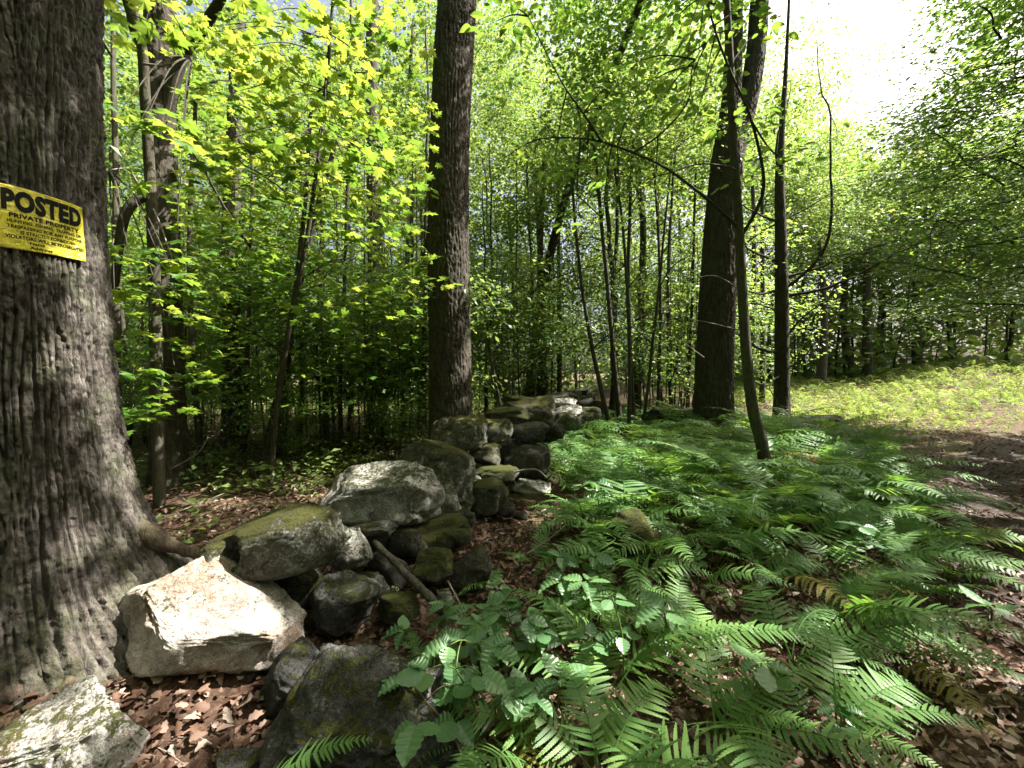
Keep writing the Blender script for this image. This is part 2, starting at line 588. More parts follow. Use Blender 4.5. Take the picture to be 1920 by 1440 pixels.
pc = curve(np.array([(x, y, 0) for x, y in PATH]), 160)
tgp = norm(np.gradient(pc, axis=0))
side = np.stack([tgp[:, 1], -tgp[:, 0], 0 * tgp[:, 0]], 1)
cols = np.linspace(-1, 1, 13)
wob = .42 + .12 * vnoise(pc * 1.3, 9)
PV = pc[:, None, :] + side[:, None, :] * (cols[None, :, None] * wob[:, None, None] + .06 * vnoise(np.repeat(pc, 13, 0) * 5, 12).reshape(-1, 13, 1))
PV = PV.reshape(-1, 3)
cc = np.tile(cols, len(pc))
PV[:, 2] = hgt(PV[:, 0], PV[:, 1]) + .012 - .03 * np.abs(cc) ** 6
i, j = np.meshgrid(np.arange(len(pc) - 1), np.arange(12), indexing='ij')
PT = np.stack([i * 13 + j, i * 13 + j + 1, (i + 1) * 13 + j + 1, (i + 1) * 13 + j], -1).reshape(-1, 4)
tag(link('path', mesh_np('path', PV, PT, M_PATH)), kind='structure')


# ------------------------------------------------------------------ trunks with real furrows
def voro(u, v, nu, seed):
    """F2-F1 of a jittered grid, periodic in u with nu cells"""
    iu, iv = np.floor(u).astype(np.int64), np.floor(v).astype(np.int64)
    f1 = np.full(u.shape, 9.); f2 = np.full(u.shape, 9.)
    z = np.zeros_like(iu)
    for a in (-1, 0, 1):
        for b in (-1, 0, 1):
            cu, cv = iu + a, iv + b
            px = cu + hash3(cu % nu, cv, z, seed)
            py = cv + hash3(cu % nu, cv, z, seed + 5)
            d = np.hypot(px - u, py - v)
            f2 = np.where(d < f1, f1, np.minimum(f2, d))
            f1 = np.minimum(f1, d)
    return f2 - f1


def bark_trunk(path, radius, nu, nv, cells, cell_h, depth, seed, flare=None, ts=None, th=None, warp=.75):
    """path: (n,3) centre line upward; radius: per path point; returns V, T, ridge"""
    if ts is None: ts = np.linspace(0, 1, nv)
    nv = len(ts)
    c = curve(path, nv, ts)
    r = np.interp(ts, np.linspace(0, 1, len(radius)), radius)
    tg = norm(np.gradient(c, axis=0))
    a = norm(np.cross(tg, np.array([0, 1., 0.])))
    b = np.cross(a, tg)
    if th is None: th = np.linspace(0, 2 * np.pi, nu, endpoint=False)
    nu = len(th)
    TH, VV = np.meshgrid(th, np.arange(nv))
    length = np.concatenate([[0], np.cumsum(np.linalg.norm(np.diff(c, axis=0), axis=1))])
    L = length[VV]
    R = r[VV]
    if flare is not None:
        R = R + flare(TH, c[VV][..., 2])
    ct, st_ = np.cos(TH).ravel(), np.sin(TH).ravel()
    nz = lambda fu, fv, sd, oc=3: fbm(np.stack([ct * fu, st_ * fu, L.ravel() * fv], 1), sd, oc).reshape(TH.shape)
    w1 = nz(1.6, 1.1, seed)
    k6 = cells / 6.28
    d1, d2 = nz(k6 * .5, .55 / cell_h, seed + 40), nz(k6 * .5, .55 / cell_h, seed + 50)
    u = TH / (2 * np.pi) * cells
    ph1 = np.abs(np.sin(np.pi * (u + warp * w1 + .5 * d1)))
    ph2 = np.abs(np.sin(np.pi * (np.round(cells * .62) * TH / (2 * np.pi) + L / cell_h * .35 + warp * w1 + .7 * d2)))
    ph3 = np.abs(np.sin(np.pi * (np.round(cells * 1.0) * TH / (2 * np.pi) - L / cell_h * .42 + .8 * d2)))
    gap = nz(k6 * .45, .5 / cell_h, seed + 70, 2)
    f = np.minimum(ph1 + np.clip(gap * .9, 0, .6), ph3 + .25 + np.clip(-gap, 0, .5))
    crack = sstep(-.95, -.35, nz(k6 * 1.1, 7 / cell_h, seed + 60))
    fr = nz(k6 * 1.6, 2.2 / cell_h, seed + 66)
    ridge = sstep(.04, .60, f) * (.86 + .14 * crack) * (.75 + .25 * sstep(.0, .6, ph2)) + .06 * fr
    fq = np.stack([np.cos(TH).ravel() * R.ravel(), np.sin(TH).ravel() * R.ravel(), L.ravel() * .5], 1)
    fine = fbm(fq * 55, seed + 3, 3).reshape(TH.shape)
    R = R + depth * (ridge - .6) + depth * .22 * fine + .01 * R * w1
    V = c[VV] + R[..., None] * (np.cos(TH)[..., None] * a[VV] + np.sin(TH)[..., None] * b[VV])
    V = V.reshape(-1, 3)
    i, j = np.meshgrid(np.arange(nv - 1), np.arange(nu), indexing='ij')
    j2 = (j + 1) % nu
    T = np.stack([i * nu + j, i * nu + j2, (i + 1) * nu + j2, (i + 1) * nu + j], -1).reshape(-1, 4)
    return V, T, ridge.ravel()


LIT = []  # gaps in the canopy: (point on the ground or on a thing, radius of the shaft of sun)


def lit(px, py, d, r):
    LIT.append((P(px, py, d), r))


lit(360, 1100, 1.8, .22); lit(290, 1095, 1.75, .17); lit(440, 1120, 1.75, .12); lit(480, 1170, 1.7, .09); lit(640, 905, 3.0, .22); lit(90, 1385, 1.35, .13)
lit(168, 530, 1.95, .09); lit(150, 600, 1.93, .12); lit(140, 670, 1.9, .11); lit(172, 740, 1.95, .10); lit(200, 820, 1.98, .08); lit(225, 900, 1.99, .06); lit(105, 1045, 1.72, .05); lit(150, 1075, 1.75, .03); lit(245, 985, 1.98, .045); lit(60, 730, 1.75, .03); lit(170, 1010, 1.8, .04)
lit(150, 482, 1.95, .035); lit(330, 1400, 1.5, .10); lit(470, 985, 2.3, .06); lit(90, 1310, 1.6, .06)
lit(600, 170, 4.2, .95); lit(520, 90, 4.2, .8); lit(650, 300, 4.2, .7); lit(480, 280, 4.0, .6); lit(690, 120, 4.4, .6); lit(640, 400, 4.2, .4); lit(260, 220, 3.0, .35); lit(400, 470, 4.0, .3)
lit(1340, 1280, 2.0, .16); lit(1820, 1290, 1.95, .15); lit(1570, 1070, 2.9, .12); lit(1150, 870, 4.0, .2); lit(560, 1310, 1.6, .07); lit(720, 1400, 1.5, .08)
lit(640, 850, 6.5, .5); lit(560, 890, 5.5, .3); lit(930, 790, 5.0, .12); lit(1180, 985, 3.3, .14); lit(1880, 1360, 1.9, .2); lit(1860, 1040, 3.2, .25)
lit(1220, 830, 5.2, .35); lit(1480, 850, 5.6, .4); lit(1650, 1000, 3.6, .18); lit(1010, 960, 3.9, .15)
lit(1850, 950, 4.2, .3); lit(1800, 900, 5., .3); lit(1890, 1150, 2.6, .2); lit(1780, 1400, 1.7, .1); lit(1600, 760, 13, 2.0); lit(1720, 740, 14, 2.0); lit(1800, 760, 13, 1.4); lit(650, 790, 13, 1.6); lit(1540, 725, 14, 1.2); lit(1750, 800, 10, 1.0); lit(1640, 800, 10, .8); lit(1850, 780, 11, .9)
lit(520, 1350, 1.25, .13)
rq = np.random.default_rng(23)
for k in range(60):   # small gaps that fleck the fern bed and the floor with sun
    px, py = rq.uniform(1000, 1880), rq.uniform(800, 1420)
    d = 1.25 * FPX / (py - 690)
    lit(px, py, min(d, 7), rq.uniform(.03, .13) * (.6 + .15 * min(d, 5)))
for k in range(26):
    px, py = rq.uniform(330, 900), rq.uniform(800, 960)
    lit(px, py, min(1.4 * FPX / (py - 690), 9), rq.uniform(.08, .25))
LITP = np.array([p for p, r in LIT]); LITR = np.array([r for p, r in LIT])


def carve(pos, extra=.0):
    """True where a leaf may stay: outside every shaft of sun"""
    keep = np.ones(len(pos), bool)
    jit = 1 + .25 * vnoise(pos * 3, 77)
    for p, r in zip(LITP, LITR):
        d = pos - p
        t = d @ SUN
        perp = np.linalg.norm(d - t[:, None] * SUN, axis=1)
        keep &= ~((t > .12) & (perp < r * 1.1 * jit + .035 + extra))
    return keep


# the big tree at the left, carrying the sign
tz = float(hgt(*TRUNK0))
big = thing('large_tree', 'massive furrowed tree trunk with flared roots carrying the yellow sign', 'tree', (TRUNK0[0], TRUNK0[1], tz))


face0, FL = 3.81, 2.7   # the side turned to the viewer, the side with the big root


def flare0(th, z):
    h = np.clip(z - tz, -.3, 9)
    e = np.exp(-h / .34)
    lob = .5 + .5 * np.cos(th * 5 + .6)
    rightward = .5 + .5 * np.cos(th - FL)
    return e * (.03 + .24 * rightward ** 2 + .07 * lob) + (.01 + .10 * rightward ** 2) * np.exp(-h / .8)


pth = [(-2.348, 1.867, tz - .25), (-2.348, 1.867, .9), (-2.355, 1.88, 2.0), (-2.36, 1.90, 3.1), (-2.34, 1.95, 4.2), (-2.3, 2.0, 5.5), (-2.2, 2.1, 8), (-2.1, 2.2, 11)]
ts0 = np.concatenate([np.linspace(0, .51, 760, endpoint=False), np.linspace(.51, 1, 40)])
th0 = np.concatenate([np.linspace(face0 - 1.75, face0 + 1.75, 350, endpoint=False), np.linspace(face0 + 1.75, face0 + 2 * np.pi - 1.75, 36, endpoint=False)])
V, T, rg = bark_trunk(pth, [.33, .33, .325, .32, .315, .31, .28, .22], 420, 1500, 96, .24, .042, 11, flare0, ts0, th0, .6)
me = mesh_np('trunk', V, T, M_BARK_BIG, True, attrs={'ridge': rg})
link('trunk', me, big, Matrix.Translation(-Vector(big.location)))


def root(points, r0, r1):
    c = curve(points, 30)
    c = c + .03 * np.stack([vnoise(c * 7, k) for k in (1, 2, 3)], 1)
    V, T = tube(c, np.linspace(r0, r1, 30) * (1 + .3 * vnoise(c * 12, 8)), 14)
    V = V + .008 * np.stack([fbm(V * 30 + q * 9, 5, 3) for q in (1, 2, 3)], 1)
    link('root', mesh_np('root', V, T, M_ROOT), big, Matrix.Translation(-Vector(big.location)))


root([P(215, 950, 2.05), P(280, 1010, 2.05), P(330, 1035, 2.1), P(385, 1048, 2.15)], .055, .02)
def ground_root(xy, r0, r1):
    q = np.array(xy)
    root([np.array([x_, y_, float(hgt(x_, y_)) + .012]) for x_, y_ in q], r0, r1)


ground_root([(-1.98, 1.78), (-1.86, 1.66), (-1.86, 1.52), (-1.95, 1.38), (-2.08, 1.22)], .055, .022)
ground_root([(-1.9, 1.7), (-1.76, 1.56), (-1.80, 1.44)], .03, .012)

# the sign: a sheet bent round the trunk, print on it
SIGN_R = .352
face = math.atan2(-TRUNK0[1], -TRUNK0[0])
SA0, SW, SZ1, SH = face, .275, 2.270, .258
sign = thing('posted_sign', 'yellow POSTED private property sign fixed to the furrowed trunk', 'sign', (TRUNK0[0] + SIGN_R * math.cos(SA0), TRUNK0[1] + SIGN_R * math.sin(SA0), SZ1 - SH))


def on_sign(s, t, off=0.0):
    """s 0..1 across, t 0..1 down"""
    s, t = np.asarray(s, float), np.asarray(t, float)
    a = SA0 + s * SW / SIGN_R
    q = np.stack([s.ravel() * 5, t.ravel() * 4, 0 * s.ravel()], 1)
    w = (.004 * vnoise(q, 4)).reshape(s.shape) + .012 * np.exp(-((1 - s) / .12) ** 2) * np.clip(t, 0, 1)
    r = SIGN_R + w + off
    z = SZ1 - t * SH + .008 * s - .01 * s * (1 - t)
    return np.stack([TRUNK0[0] + r * np.cos(a), TRUNK0[1] + r * np.sin(a), z], -1)


s, t = np.meshgrid(np.linspace(0, 1, 49), np.linspace(0, 1, 41))
V = np.concatenate([on_sign(s, t).reshape(-1, 3), on_sign(s, t, -.0012).reshape(-1, 3)])
i, j = np.meshgrid(np.arange(40), np.arange(48), indexing='ij')
T = np.stack([i * 49 + j, (i + 1) * 49 + j, (i + 1) * 49 + j + 1, i * 49 + j + 1], -1).reshape(-1, 4)
n0 = 49 * 41
edge = np.concatenate([np.arange(49), np.arange(1, 41) * 49 + 48, 40 * 49 + np.arange(47, -1, -1), np.arange(39, 0, -1) * 49])
e2 = np.roll(edge, -1)
T = np.vstack([T, T[:, ::-1] + n0, np.stack([edge, e2, e2 + n0, edge + n0], 1)])
m, nt, out = new_mat('yellow_plastic_sheet')
g = NT(nt)
geo = g.n('ShaderNodeNewGeometry')
c = g.ramp(g.noise(geo.outputs['Position'], 26, 5, .65, .8), [(.3, (.58, .50, .03)), (.5, (.76, .67, .04)), (.75, (.82, .74, .08))])
c = g.mix(g.ramp(g.noise(geo.outputs['Position'], 75, 3), [(.6, 0.), (.72, .6)]), c, (.45, .35, .04))
c = g.mix(g.ramp(g.noise(geo.outputs['Position'], 9, 6, .7), [(.5, 0.), (.75, .6)]), c, (.62, .58, .22))
nb = g.bump(g.noise(geo.outputs['Position'], 22, 4, .6, 1.2), .7, .03)
b1 = g.bsdf(c, .38, nb, .5)
tr = g.n('ShaderNodeBsdfTranslucent'); g.l(c, tr.inputs[0])
mx = g.n('ShaderNodeMixShader'); mx.inputs[0].default_value = .12
g.l(b1, mx.inputs[1]); g.l(tr.outputs[0], mx.inputs[2]); g.l(mx.outputs[0], out.inputs[0])
SM = Matrix.Translation(-Vector(sign.location))
link('sheet', mesh_np('sheet', V, T, m), sign, SM)
M_STAPLE, nt, out = new_mat('dull_staple')
g = NT(nt)
g.l(g.bsdf((.22, .21, .20), .45, None, .5), out.inputs[0])
M_INK, nt, out = new_mat('black_ink')
g = NT(nt)
g.l(g.bsdf((.010, .010, .009), .7, None, .12), out.inputs[0])


def print_line(body, s0, s1, t0, t1, bold):
    """one line of print filling the box s0..s1 across, t0..t1 down the sheet"""
    cu = bpy.data.curves.new('lettering', 'FONT')
    cu.body = body
    cu.size = 1.0
    cu.offset = bold
    cu.space_character = 1.0 + 1.3 * bold
    cu.resolution_u = 3
    ob = bpy.data.objects.new('lettering', cu)
    C.objects.link(ob)
    bpy.context.view_layer.update()
    em = ob.evaluated_get(bpy.context.evaluated_depsgraph_get()).to_mesh()
    bm = bmesh.new()
    bm.from_mesh(em)
    bmesh.ops.triangulate(bm, faces=bm.faces[:])
    for _ in range(1):
        bmesh.ops.subdivide_edges(bm, edges=bm.edges[:], cuts=1)
        bmesh.ops.triangulate(bm, faces=bm.faces[:])
    V = np.array([v.co[:] for v in bm.verts]); T = np.array([[v.index for v in f.verts] for f in bm.faces])
    bm.free()
    ob.evaluated_get(bpy.context.evaluated_depsgraph_get()).to_mesh_clear()
    bpy.data.objects.remove(ob)
    lo, hi = V.min(0), V.max(0)
    s = s0 + (V[:, 0] - lo[0]) / (hi[0] - lo[0]) * (s1 - s0)
    t = t1 - (V[:, 1] - lo[1]) / (hi[1] - lo[1]) * (t1 - t0)
    link('lettering', mesh_np('lettering', on_sign(s, t, .0014), T, M_INK, False), sign, SM)


print_line('POSTED', .04, .96, .055, .40, .062)
print_line('PRIVATE PROPERTY', .11, .92, .43, .505, .035)
print_line('HUNTING, FISHING, TRAPPING OR', .09, .95, .53, .595, .03)
print_line('TRESPASSING FOR ANY PURPOSE', .09, .95, .615, .67, .03)
print_line('IS STRICTLY FORBIDDEN', .22, .85, .695, .75, .03)
print_line('VIOLATORS WILL BE PROSECUTED', .07, .97, .775, .83, .03)
for s_, t_ in ((.03, .03), (.97, .035), (.035, .965), (.5, .025)):
    c_ = on_sign(np.array(s_), np.array(t_), .002)
    a_ = SA0 + s_ * SW / SIGN_R
    rad_, tan_ = np.array([math.cos(a_), math.sin(a_), 0]), np.array([-math.sin(a_), math.cos(a_), 0])
    V, T = tube(np.array([c_ - tan_ * .006, c_ - tan_ * .005 + rad_ * .0015, c_ + tan_ * .005 + rad_ * .0015, c_ + tan_ * .006]), .0011, 6)
    link('staple', mesh_np('staple', V, T, M_STAPLE), sign, SM)
print_line('Name', .31, .47, .85, .895, .025)
print_line('Address', .31, .55, .92, .965, .025)

# trees with limbs: named ones traced from the photo
def trunk_px(pts):
    return np.array([P(x, y, d) for x, y, d in pts])


def std_tree(name, label, pts, widths, mat, nu, nv, cells, cell_h, depth, seed, group=None, up=None, upr=None):
    """pts: (px,py,depth) from the foot upward; widths in px"""
    path = trunk_px(pts)
    path[0, 2] = float(hgt(path[0, 0], path[0, 1])) - .12
    rad = [w / 2 / FPX * p[2] for w, p in zip(widths, pts)]
    if up:
        path = np.vstack([path, np.array(up)]); rad = rad + list(upr)
    t = thing(name, label, 'tree', (path[0, 0], path[0, 1], path[0, 2] + .12), group)
    fl = lambda th, z: .28 * rad[0] * np.exp(-np.clip(z - path[0, 2], 0, 9) / .3) * (1 + .6 * np.cos(3 * th + seed))
    V, T, rg = bark_trunk(path, rad, nu, nv, cells, cell_h, depth, seed, fl)
    link('trunk', mesh_np('trunk', V, T, mat, True, attrs={'ridge': rg}), t, Matrix.Translation(-Vector(t.location)))
    return t, path, rad


def add_limb(t, pts, r0, r1, mat, name='branch', sides=7, n=24, wig=.0):
    c = curve(pts, n)
    if wig:
        c = c + wig * np.stack([vnoise(c * 4 + k * 9, k) for k in (1, 2, 3)], 1) * np.linspace(0, 1, n)[:, None]
    V, T = tube(c, np.linspace(r0, r1, n), sides)
    link(name, mesh_np(name, V, T, mat), t, Matrix.Translation(-Vector(t.location)))
    return c


center, cpath, _ = std_tree('tall_tree', 'straight dark trunk rising behind the wall at the middle', [(846, 905, 6.), (846, 800, 6.), (844, 650, 6.), (841, 480, 6.), (842, 300, 6.), (851, 100, 6.), (858, -20, 6.)],
                            [80, 78, 74, 74, 70, 68, 67], M_BARK_MID, 150, 520, 44, .2, .034, 21, None, [(-.75, 6.1, 9.0), (-.7, 6.1, 13)], [.24, .16])
twin, tpath, _ = std_tree('twin_stemmed_tree', 'dark tree forking into two stems beyond the ferns', [(1337, 815, 8.6), (1337, 760, 8.6), (1342, 620, 8.6), (1352, 450, 8.6), (1363, 300, 8.6), (1372, 180, 8.6), (1376, 60, 8.6), (1378, -20, 8.6)],
                          [72, 66, 62, 60, 52, 30, 27, 26], M_BARK_MID, 110, 460, 36, .16, .03, 33, None, [(4.8, 8.7, 12)], [.1])
st = trunk_px([(1362, 330, 8.6), (1382, 262, 8.65), (1404, 180, 8.7), (1418, 90, 8.75), (1426, -20, 8.8)])
st = np.vstack([st, [(5.6, 9, 12.)]])
V, T, rg = bark_trunk(st, [.24, .21, .19, .18, .17, .1], 90, 320, 22, .13, .018, 34)
link('stem', mesh_np('stem', V, T, M_BARK_MID, True, attrs={'ridge': rg}), twin, Matrix.Translation(-Vector(twin.location)))

def limb_mesh(seed, h, z0):
    rr = np.random.default_rng(seed)
    parts = []
    for q in range(1):
        pass
    a = rr.random() * 6.28
    L = h * (.22 + .1 * rr.random())
    p = np.array([(0, 0, 0), (.35 * L * math.cos(a), .35 * L * math.sin(a), .30 * L), (.75 * L * math.cos(a + .2), .75 * L * math.sin(a + .2), .45 * L), (L * math.cos(a + .1), L * math.sin(a + .1), .5 * L)])
    return mesh_np('branch', *tube(curve(p, 8), np.linspace(.022, .006, 8), 5), M_BARK_THIN)


LIMBS = [limb_mesh(300 + k, 6, 2) for k in range(8)]


pine, ppath, _ = std_tree('dead_branched_tree', 'slender dark trunk with bare crooked side branches beside the clearing', [(1466, 790, 9.5), (1466, 720, 9.5), (1466, 600, 9.5), (1464, 450, 9.5), (1462, 330, 9.5), (1466, 240, 9.5), (1474, 120, 9.5), (1482, -60, 9.5)],
                          [28, 25, 23, 19, 15, 10, 6, 3], M_BARK_MID, 48, 300, 18, .12, .008, 41)
for pts, r0 in [
    ([(1472, 540, 9.5), (1500, 520, 9.3), (1545, 470, 9.0), (1560, 400, 8.9), (1558, 320, 8.9), (1555, 205, 8.9), (1540, 160, 8.9), (1532, 100, 8.9), (1528, 30, 8.9)], .042),
    ([(1474, 555, 9.5), (1530, 545, 9.2), (1600, 520, 9.), (1680, 475, 8.8), (1760, 440, 8.6), (1830, 400, 8.4)], .04),
    ([(1474, 520, 9.5), (1540, 500, 9.3), (1620, 470, 9.), (1710, 440, 8.7)], .035),
    ([(1460, 545, 9.5), (1420, 550, 9.2), (1380, 535, 9.)], .04),
    ([(1458, 490, 9.5), (1430, 480, 9.2), (1395, 460, 9.), (1380, 440, 8.8)], .04),
    ([(1462, 660, 9.5), (1430, 655, 9.2), (1390, 630, 9.), (1365, 615, 8.8)], .05),
    ([(1470, 700, 9.5), (1448, 715, 9.2), (1444, 740, 9.), (1470, 770, 8.9)], .02),
    ([(1470, 690, 9.5), (1500, 680, 9.2), (1530, 640, 9.), (1590, 620, 8.8)], .022),
    ([(1462, 330, 9.5), (1455, 270, 9.4), (1470, 220, 9.3), (1490, 130, 9.2)], .035),
    ([(1468, 640, 9.5), (1510, 590, 9.3), (1560, 560, 9.2), (1610, 560, 9.)], .03),
    ([(1466, 420, 9.5), (1420, 400, 9.3), (1385, 380, 9.), (1350, 372, 8.8)], .03),
    ([(1468, 600, 9.5), (1440, 575, 9.3), (1400, 570, 9.2), (1320, 585, 9.)], .025),
]:
    cvp = add_limb(pine, trunk_px(pts), r0, .003, M_BARK_THIN, wig=.06, n=34)
    for q in range(5):
        j = 10 + q * 5
        link('twig', LIMBS[(q * 3 + int(r0 * 1000)) % 8], pine, Matrix.Translation(Vector(cvp[j]) - Vector(pine.location)) @ Matrix.Rotation(q * 2.3 + r0 * 100, 4, 'Z') @ Matrix.Rotation(q * .9, 4, 'X') @ Matrix.Scale(.22 + .08 * (q % 3), 4))

T2, _, _ = std_tree('dark_tree', 'dark rough trunk standing close behind the large furrowed tree', [(318, 960, 5.4), (316, 800, 5.4), (312, 600, 5.4), (306, 400, 5.4), (300, 200, 5.4), (298, 80, 5.4), (300, -30, 5.4)],
                    [56, 50, 48, 46, 45, 44, 44], M_BARK_MID, 72, 420, 26, .13, .018, 51, None, [(-4.6, 5.4, 9)], [.12])
for k, pts in enumerate([[(305, 240, 5.4), (340, 110, 5.3), (390, 40, 5.2), (420, -20, 5.)], [(300, 100, 5.4), (268, 60, 5.3), (245, 20, 5.2), (235, -30, 5.)]]):
    add_limb(T2, trunk_px(pts), .09, .05, M_BARK_THIN, wig=.03)
T6, _, _ = std_tree('dark_tree', 'straight mid-sized trunk third behind the large furrowed tree', [(436, 870, 8.), (434, 700, 8.), (432, 480, 8.), (440, 250, 8.), (444, 130, 8.), (446, -30, 8.)],
                    [34, 30, 29, 26, 22, 18], M_BARK_MID, 48, 320, 18, .12, .014, 52)
T8, _, _ = std_tree('dark_tree', 'dark trunk standing just left of the middle trunk, beyond the wall', [(706, 835, 9.5), (706, 700, 9.5), (704, 500, 9.5), (700, 320, 9.5), (698, 150, 9.5), (698, -30, 9.5)],
                    [34, 30, 27, 24, 22, 20], M_BARK_MID, 48, 320, 18, .12, .014, 53)


# ------------------------------------------------------------------ crowns
def crown_pts(seed, rx, rz, nclump, nspray, per, spray_r, hang=.3, shell=.45):
    r = np.random.default_rng(seed)
    d = norm(r.normal(size=(nclump, 3)))
    cc = d * (r.random((nclump, 1)) ** shell) * np.array([rx, rx, rz])
    k = r.integers(0, nclump, nspray)
    sc = cc[k] + r.normal(size=(nspray, 3)) * np.array([rx, rx, rz * .5]) * .20
    outw = sc / np.array([rx, rx, rz]); outw[:, 2] *= .3
    sn = norm(np.array([0, 0, 1.]) + hang * norm(outw) * .9 + r.normal(size=(nspray, 3)) * .28)
    ang = r.random((nspray, per)) * 2 * np.pi
    rad = np.sqrt(r.random((nspray, per))) * spray_r
    ux = norm(np.cross(sn, np.array([.3, .9, .1])))
    uy = np.cross(sn, ux)
    off = (np.cos(ang) * rad)[..., None] * ux[:, None] + (np.sin(ang) * rad)[..., None] * uy[:, None]
    pos = (sc[:, None] + off + r.normal(size=(nspray, per, 3)) * .03).reshape(-1, 3)
    hd = norm(off + r.normal(size=off.shape) * .06 + np.array([0, 0, -.05])).reshape(-1, 3)
    nn = norm(np.repeat(sn, per, 0) + r.normal(size=(len(pos), 3)) * .33)
    return pos, nn, hd, r


def crown_mesh(name, seed, rx, rz, nclump, nspray, per, spray_r, size, mat, leaf=LEAF4, hang=.3):
    pos, nn, hd, r = crown_pts(seed, rx, rz, nclump, nspray, per, spray_r, hang)
    sz = size * (.65 + .6 * r.random(len(pos)))
    V, T, rd = batch(leaf[0], leaf[1], pos, nn, hd, sz, seed)
    return mesh_np(name, V, T, mat, False, rd)


CROWNS = {
    'small': [crown_mesh('crown', 100 + k, 1.3, 1.7, 14, 210, 12, .30, .10, M_FAR) for k in range(3)],
    'mid': [crown_mesh('crown', 110 + k, 2.3, 3.0, 22, 400, 13, .38, .115, M_FAR) for k in range(3)],
    'sparse': [crown_mesh('crown', 130 + k, 1.3, 1.3, 11, 95, 10, .30, .10, M_FAR) for k in range(3)],
    'tall': [crown_mesh('crown', 120 + k, 3.2, 4.2, 32, 850, 14, .44, .13, M_FAR) for k in range(3)],
}


def sapling_mesh(seed, h, r, lean, mat):
    rr = np.random.default_rng(seed)
    n = 14
    z = np.linspace(-.1, h, n)
    w = np.cumsum(rr.normal(size=(n, 2)) * .022 * h / 5, axis=0)
    pts = np.stack([w[:, 0] + lean * z, w[:, 1] * .7, z], 1)
    parts = [tube(pts, np.linspace(r, r * .35, n), 8)]
    return mesh_np('trunk', *join(parts), mat), pts


SAPL = [sapling_mesh(200 + k, [5.5, 7, 8.5, 6][k % 4], [.03, .045, .065, .035][k % 4], [0, .03, -.04, .06, -.08, .02][k % 6], M_BARK_THIN) for k in range(8)]




def wild_tree(name, label, group, x, y, kind, crown_z, scale, yaw, trunk_k, tscale=(1, 1), limbs=3, low=True):
    z = float(hgt(x, y))
    t = thing(name, label, 'tree', (x, y, z), group)
    me, pts = SAPL[trunk_k % len(SAPL)]
    link('trunk', me, t, Matrix.Rotation(yaw, 4, 'Z') @ Matrix.Diagonal((tscale[0], tscale[0], tscale[1], 1)))
    Rz = Matrix.Rotation(yaw, 4, 'Z')
    for q in range(limbs):
        k = 3 + (q * 3) % 9
        pp = Vector(pts[k]); pp = Rz @ Vector((pp.x * tscale[0], pp.y * tscale[0], pp.z * tscale[1]))
        link('branch', LIMBS[(trunk_k + q * 3) % 8], t, Matrix.Translation(pp) @ Matrix.Rotation(yaw * 3 + q * 2.1, 4, 'Z') @ Matrix.Scale(tscale[1], 4))
    top = Vector(pts[9]); top = Rz @ Vector((top.x * tscale[0], top.y * tscale[0], 0))
    cr = link('crown', random.choice(CROWNS[kind]), t, Matrix.Translation((top.x, top.y, crown_z)) @ Matrix.Rotation(yaw * 1.7, 4, 'Z') @ Matrix.Diagonal((scale, scale, scale * random.uniform(.85, 1.15), 1)))
    cr['kind'] = 'stuff'
    return t


def px_of(x, y, z=0):
    return proj((x, y, z))[0]


# traced thin stems: (foot px, foot depth, px at the top of the visible stem, py there, width px)
TR = [
    (215, 5.0, 214, 120, 12, 'slim pale stem hugging the right edge of the large furrowed trunk'),
    (480, 6.0, 545, 470, 12, 'slim stem leaning rightward behind the long mossy stone'),
    (510, 7.2, 585, 500, 16, 'leaning dark stem crossing behind the pale boulder'),
    (610, 9.0, 606, 560, 12, 'thin upright stem against the bright grass behind the wall'),
    (652, 11., 650, 500, 9, 'very thin stem against the bright grass behind the wall'),
    (760, 9.0, 772, 520, 10, 'thin stem just left of the middle trunk'),
    (795, 10., 792, 540, 11, 'second thin stem just left of the middle trunk'),
    (560, 10., 556, 520, 10, 'thin stem between two leaning stems behind the wall'),
    (375, 6.8, 372, 420, 12, 'thin stem between two dark trunks near the furrowed tree'),
    (460, 10., 455, 440, 14, 'slim trunk behind the third dark trunk'),
    (1008, 13., 1004, 460, 12, 'slim dark trunk beyond the far end of the wall'),
    (1025, 12., 1022, 440, 17, 'thicker dark trunk beyond the far end of the wall'),
    (1049, 13., 1047, 460, 11, 'slim trunk next to a thicker one beyond the wall end'),
    (960, 14., 955, 520, 9, 'thin distant stem right of the middle trunk'),
    (1150, 8.6, 1100, 500, 11, 'dark stem leaning left in the thicket past the wall'),
    (1165, 8.9, 1128, 430, 13, 'stouter stem leaning left in the thicket past the wall'),
    (1180, 8.4, 1160, 480, 10, 'slightly leaning stem in the thicket past the wall'),
    (1192, 9.2, 1192, 400, 12, 'upright stem in the middle of the thicket past the wall'),
    (1205, 8.8, 1240, 480, 8, 'thin stem leaning right in the thicket past the wall'),
    (1232, 9.6, 1225, 450, 9, 'thin upright stem left of the forked tree'),
    (1262, 10.5, 1266, 430, 10, 'thin stem close to the left of the forked tree'),
    (1290, 11.5, 1300, 450, 9, 'thin stem half hidden behind the forked tree'),
    (1540, 16., 1538, 560, 15, 'short dark trunk behind the sunny fern mound'),
    (1592, 18., 1590, 560, 15, 'dark trunk in the shade behind the clearing'),
    (1626, 17., 1625, 560, 18, 'stout dark trunk in the shade behind the clearing'),
    (1650, 20., 1652, 540, 10, 'thin dark trunk in the shade behind the clearing'),
    (1722, 19., 1724, 540, 16, 'dark trunk at the far edge of the clearing'),
    (1430, 13., 1428, 400, 10, 'thin trunk between the curved sapling and the bare-branched tree'),
    (1405, 15., 1408, 420, 12, 'slim trunk just behind the curved sapling'),
]
